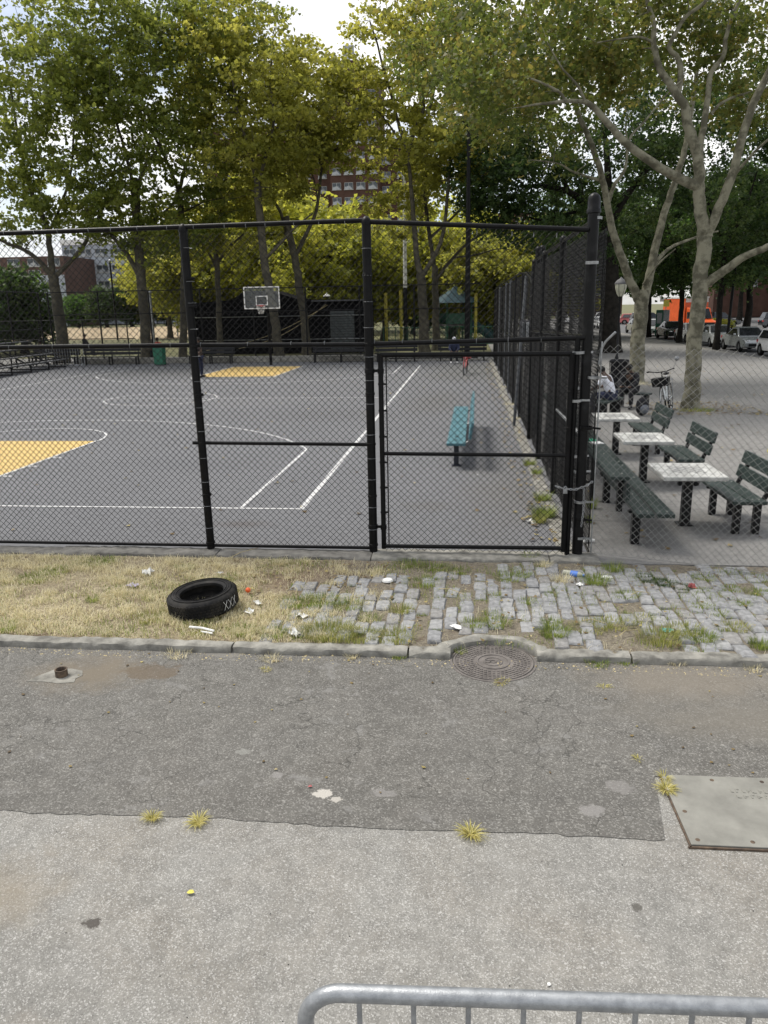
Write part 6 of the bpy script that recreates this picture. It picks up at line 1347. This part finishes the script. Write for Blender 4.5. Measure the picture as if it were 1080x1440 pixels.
litter('tissue', 425, 867, crumple(.15, .1, .03, 4), 'crumpled white tissue on the left end of the setts', 'litter')
litter('paper_scrap', 414, 892, crumple(.12, .12, .04, 5), 'crumpled cream paper in the grass by the kerb', 'litter')
litter('paper_scrap', 642, 882, crumple(.1, .14, .015, 6), 'folded white card on the setts left of manhole', 'litter', rz=30)
litter('bottle_cap_lid', 545, 817, lambda q: q.lathe([(0, .02), (.05, .02), (.055, .012), (.06, 0)], 16), 'round white cup lid lying on the setts', 'litter')
litter('plastic_scrap', 852, 813, crumple(.2, .1, .02, 7), 'torn white plastic beside the green tuft near the corner post', 'litter')
litter('plastic_scrap', 815, 823, crumple(.1, .12, .02, 8), 'small white plastic scrap left of the green tuft', 'litter')
litter('wrapper', 937, 887, crumple(.16, .1, .015, 9), 'turquoise wrapper in grass near the right kerb', 'litter', m='cyan')
litter('orange_ball', 349, 833, lambda q: q.ball((0, 0, .025), .028, 12), 'small orange ball on the grass right of the tyre', 'ball', m='orange')
litter('paper_scrap', 362, 848, crumple(.13, .07, .02, 10), 'bent white paper strip right of the orange ball', 'litter', rz=-20)
litter('paper_scrap', 309, 806, crumple(.1, .04, .015, 11), 'small white paper strip behind the tyre', 'litter')
litter('tissue', 747, 707+28, crumple(.16, .16, .04, 12), 'white plastic scrap in the weeds inside the gate', 'litter')
litter('paper_scrap', 672, 668, crumple(.06, .05, .01, 13), 'small white scrap on the court right of teal bench', 'litter')
litter('paper_cup', 829, 763, lambda q: (q.tube([(-.07, 0, .03), (.06, .01, .025)], [.028, .02], 12)), 'white paper cup lying at the foot of the corner post', 'cup')
litter('paper_scrap', 772, 1384, crumple(.02, .025, .004, 14), 'tiny white scrap on the road behind the barrier', 'litter', -.055)
litter('paper_scrap', 973, 770+60-4, crumple(.1, .09, .03, 15), 'pinkish paper scrap at the plaza edge on the setts', 'litter', m='redrust')
litter('paper_scrap', 430, 843+75, crumple(.08, .05, .01, 16), 'small white paper scrap on the left kerb edge', 'litter') if False else None
t = empty('plastic_bottle', (1.15, 8.02, .03), R(-25), 'crushed clear plastic bottle with blue label on the setts', 'bottle')
q = MB(); q.tube([(-.11, 0, 0), (-.06, 0, 0), (.06, 0, 0), (.085, 0, 0), (.1, 0, 0)], [.03, .033, .033, .02, .013], 12); q.build('bottle_body', M['lampglass'], t, smooth=True)
q = MB(); q.tube([(-.03, 0, 0), (.05, 0, 0)], .0345, 12, False); q.build('label_band', M['blue'], t, smooth=True); q = MB(); q.tube([(.1, 0, 0), (.118, 0, 0)], .015, 10); q.build('cap', M['blue'], t)
p = G(284, 888); t = empty('stick', (p.x, p.y, .02), R(-12), 'short pale split stick on the grass in front of the tyre', 'stick')
q = MB(); q.tube([(-.13, 0, .01), (.0, .005, .012), (.14, -.02, .01)], .011, 6); q.build('long_piece', M['paper'], t); q = MB(); q.tube([(.02, -.045, .0), (.14, -.05, .0)], .009, 6); q.build('short_piece', M['paper'], t)
for i, (x, y, L, a, lab) in enumerate(((162, 843, .3, 5, 'long pale straw stem on dry grass far left of the tyre'), (345, 780, .55, 60, 'long pale reed leaning by the fence kerb'), (385, 800, .4, 40, 'thin pale twig left of the setts'), (635, 835, .3, -30, 'thin pale twig across the setts'), (900, 838, .2, 20, 'thin twig on the right part of setts'), (885, 893, .25, 35, 'pale twig in grass near the right kerb'), (835, 870+8, .2, -15, 'pale twig among the grass above the right kerb'))):
    p = G(x, y); q = MB(); q.tube([(-L/2, 0, .012), (-L*.1, .02, .03), (L/2, 0, .015)], [.004, .0045, .002], 5); o = q.build('twig', M['straw']); o.location = (p.x, p.y, .012); o.rotation_euler = (0, 0, R(a)); tag(o, lab, 'twig')
def leaf1(px, py, m, lab, s=.045, z=-.054, rz=0):
    p = G(px, py, z); q = MB(); q.add([(-s/2, 0, .003), (-s*.2, s*.3, .010), (s*.25, s*.28, .012), (s/2, 0, .006), (s*.25, -s*.28, .010), (-s*.2, -s*.3, .008)], [(0, 1, 2, 3, 4, 5)]); o = q.build('fallen_leaf', M[m]); o.location = p; o.rotation_euler = (0, 0, R(rz)); tag(o, lab, 'leaf')
leaf1(268, 1256, 'gold', 'single yellow leaf on the pale road surface', .042)
leaf1(436, 1107, 'redrust', 'small brown leaf beside the pale chip in the dark asphalt', .03)
leaf1(388, 1083, 'straw', 'tiny brown leaf on the dark asphalt mid left', .025)
# pebbles and fine debris scattered on the road and along the kerb
def debris(name, n, x0, x1, y0, y1, z, smin, smax, m, seed):
    r = np.random.default_rng(seed); P = np.stack([r.uniform(x0, x1, n), r.uniform(y0, y1, n), np.full(n, z)], 1); s = (smin+(smax-smin)*r.uniform(0, 1, n)**3)[:, None, None]
    O = np.array([[1, 0, 0], [0, 1, 0], [-1, 0, 0], [0, -1, 0], [0, 0, .8]]); V = (P[:, None, :]+O[None]*s*r.uniform(.5, 1.2, (n, 5, 1))).reshape(-1, 3)
    b_ = np.arange(n)[:, None]*5; F = np.concatenate([b_+np.array(f) for f in ((0, 1, 4), (1, 2, 4), (2, 3, 4), (3, 0, 4))], 0); o = obj(name, raw_mesh(name, V, F, m)); o['kind'] = 'stuff'; return o
debris('pale_grit', 900, -4, 3.2, 3.8, 6.0, -.057, .0015, .006, M['grit'], 1)
debris('road_grit', 260, -2.6, 2.4, 1.3, 3.8, -.0605, .001, .004, M['grit'], 2)
debris('kerb_debris', 900, -4.5, 3, 5.86, 6.02, -.056, .003, .012, M['straw'], 3)
debris('verge_debris', 1500, -5.5, 3.2, 6.2, 8.4, -.008, .003, .013, M['straw'], 4)
debris('dark_grit', 500, -4, 3, 1.3, 6.0, -.0585, .0015, .005, M['shed'], 5)

def leaves_on(name, n, x0, x1, y0, y1, z, size, m, seed, pw=1):
    r = np.random.default_rng(seed); P = np.stack([r.uniform(x0, x1, n), y0+(y1-y0)*r.uniform(0, 1, n)**pw, np.full(n, z)], 1); a = r.uniform(0, 6.28, n); s_ = size*r.uniform(.5, 1.3, n)[:, None]
    u = np.stack([np.cos(a), np.sin(a), r.normal(0, .12, n)], 1); v = np.stack([-np.sin(a), np.cos(a), r.normal(0, .12, n)], 1); up = np.array([0, 0, 1.])*s_*.12
    V = np.stack([P-u*s_*.5+up, P+v*s_*.38, P+u*s_*.5+up, P-v*s_*.38], 1).reshape(-1, 3); o = obj(name, raw_mesh(name, V, np.arange(n*4).reshape(-1, 4), m, r.beta(1.5, 1.5, n))); o['kind'] = 'stuff'
M['dead'] = leafmat('fallen_leaves', (.07, .045, .02), (.17, .12, .05), (.38, .32, .12), .1)
leaves_on('leaf_litter', 500, 1.6, 13, 9, 45, .012, .09, M['dead'], 1, 1.3)
leaves_on('leaf_litter', 260, -12, 1.1, 9, 42, .012, .08, M['dead'], 2)
leaves_on('leaf_litter', 420, .75, 1.25, 9.2, 40, .02, .08, M['dead'], 3)
leaves_on('leaf_litter', 170, -1.8, 4, 6.2, 8.4, .012, .045, M['dead'], 4)
leaves_on('leaf_litter', 160, -3.2, -.6, 7.2, 8.4, .006, .05, M['dead'], 5)
leaves_on('leaf_litter', 60, -3.5, 2.5, 4.0, 5.95, -.05, .03, M['dead'], 6)
leaves_on('leaf_litter', 600, 4.6, 7.8, 20.6, 23.4, .012, .09, M['dead'], 7)

q = MB(); tr_ = random.Random(5)
for (x0, x1, z, r_, st) in ((-9.1, -1.2, 3.745, .029, .3), (-9.1, -1.2, 2.47, .029, .45), (-1.05, 1.15, 3.68, .029, .3), (-1.05, 1.15, 2.475, .029, .38)):
    x = x0
    while x < x1:
        zz = z-(.065*(x+1.1) if x > -1.1 and z > 3 else 0)
        q.tube([(x+tr_.uniform(-.004, .004)*0+r_*0, FY+(r_)*math.cos(a), zz+r_*math.sin(a)) for a in [R(-40+i*40) for i in range(8)]], .0022, 4)
        x += st*tr_.uniform(.7, 1.3)
for px_, zs in ((-3.13, .053), (-1.115, .056)):
    for k in range(12): z = .3+k*.29+tr_.uniform(-.04, .04); q.tube([(px_+zs*math.cos(a), FY+zs*math.sin(a), z+tr_.uniform(-.001, .001)) for a in [R(-200+i*40) for i in range(8)]], .002, 4)
o = q.build('wire_ties', M['galv']); o['kind'] = 'stuff'
for p_ in bpy.data.objects:
    if p_.name == 'front_fence': o.parent = p_; o.location = (0, -FY, 0)
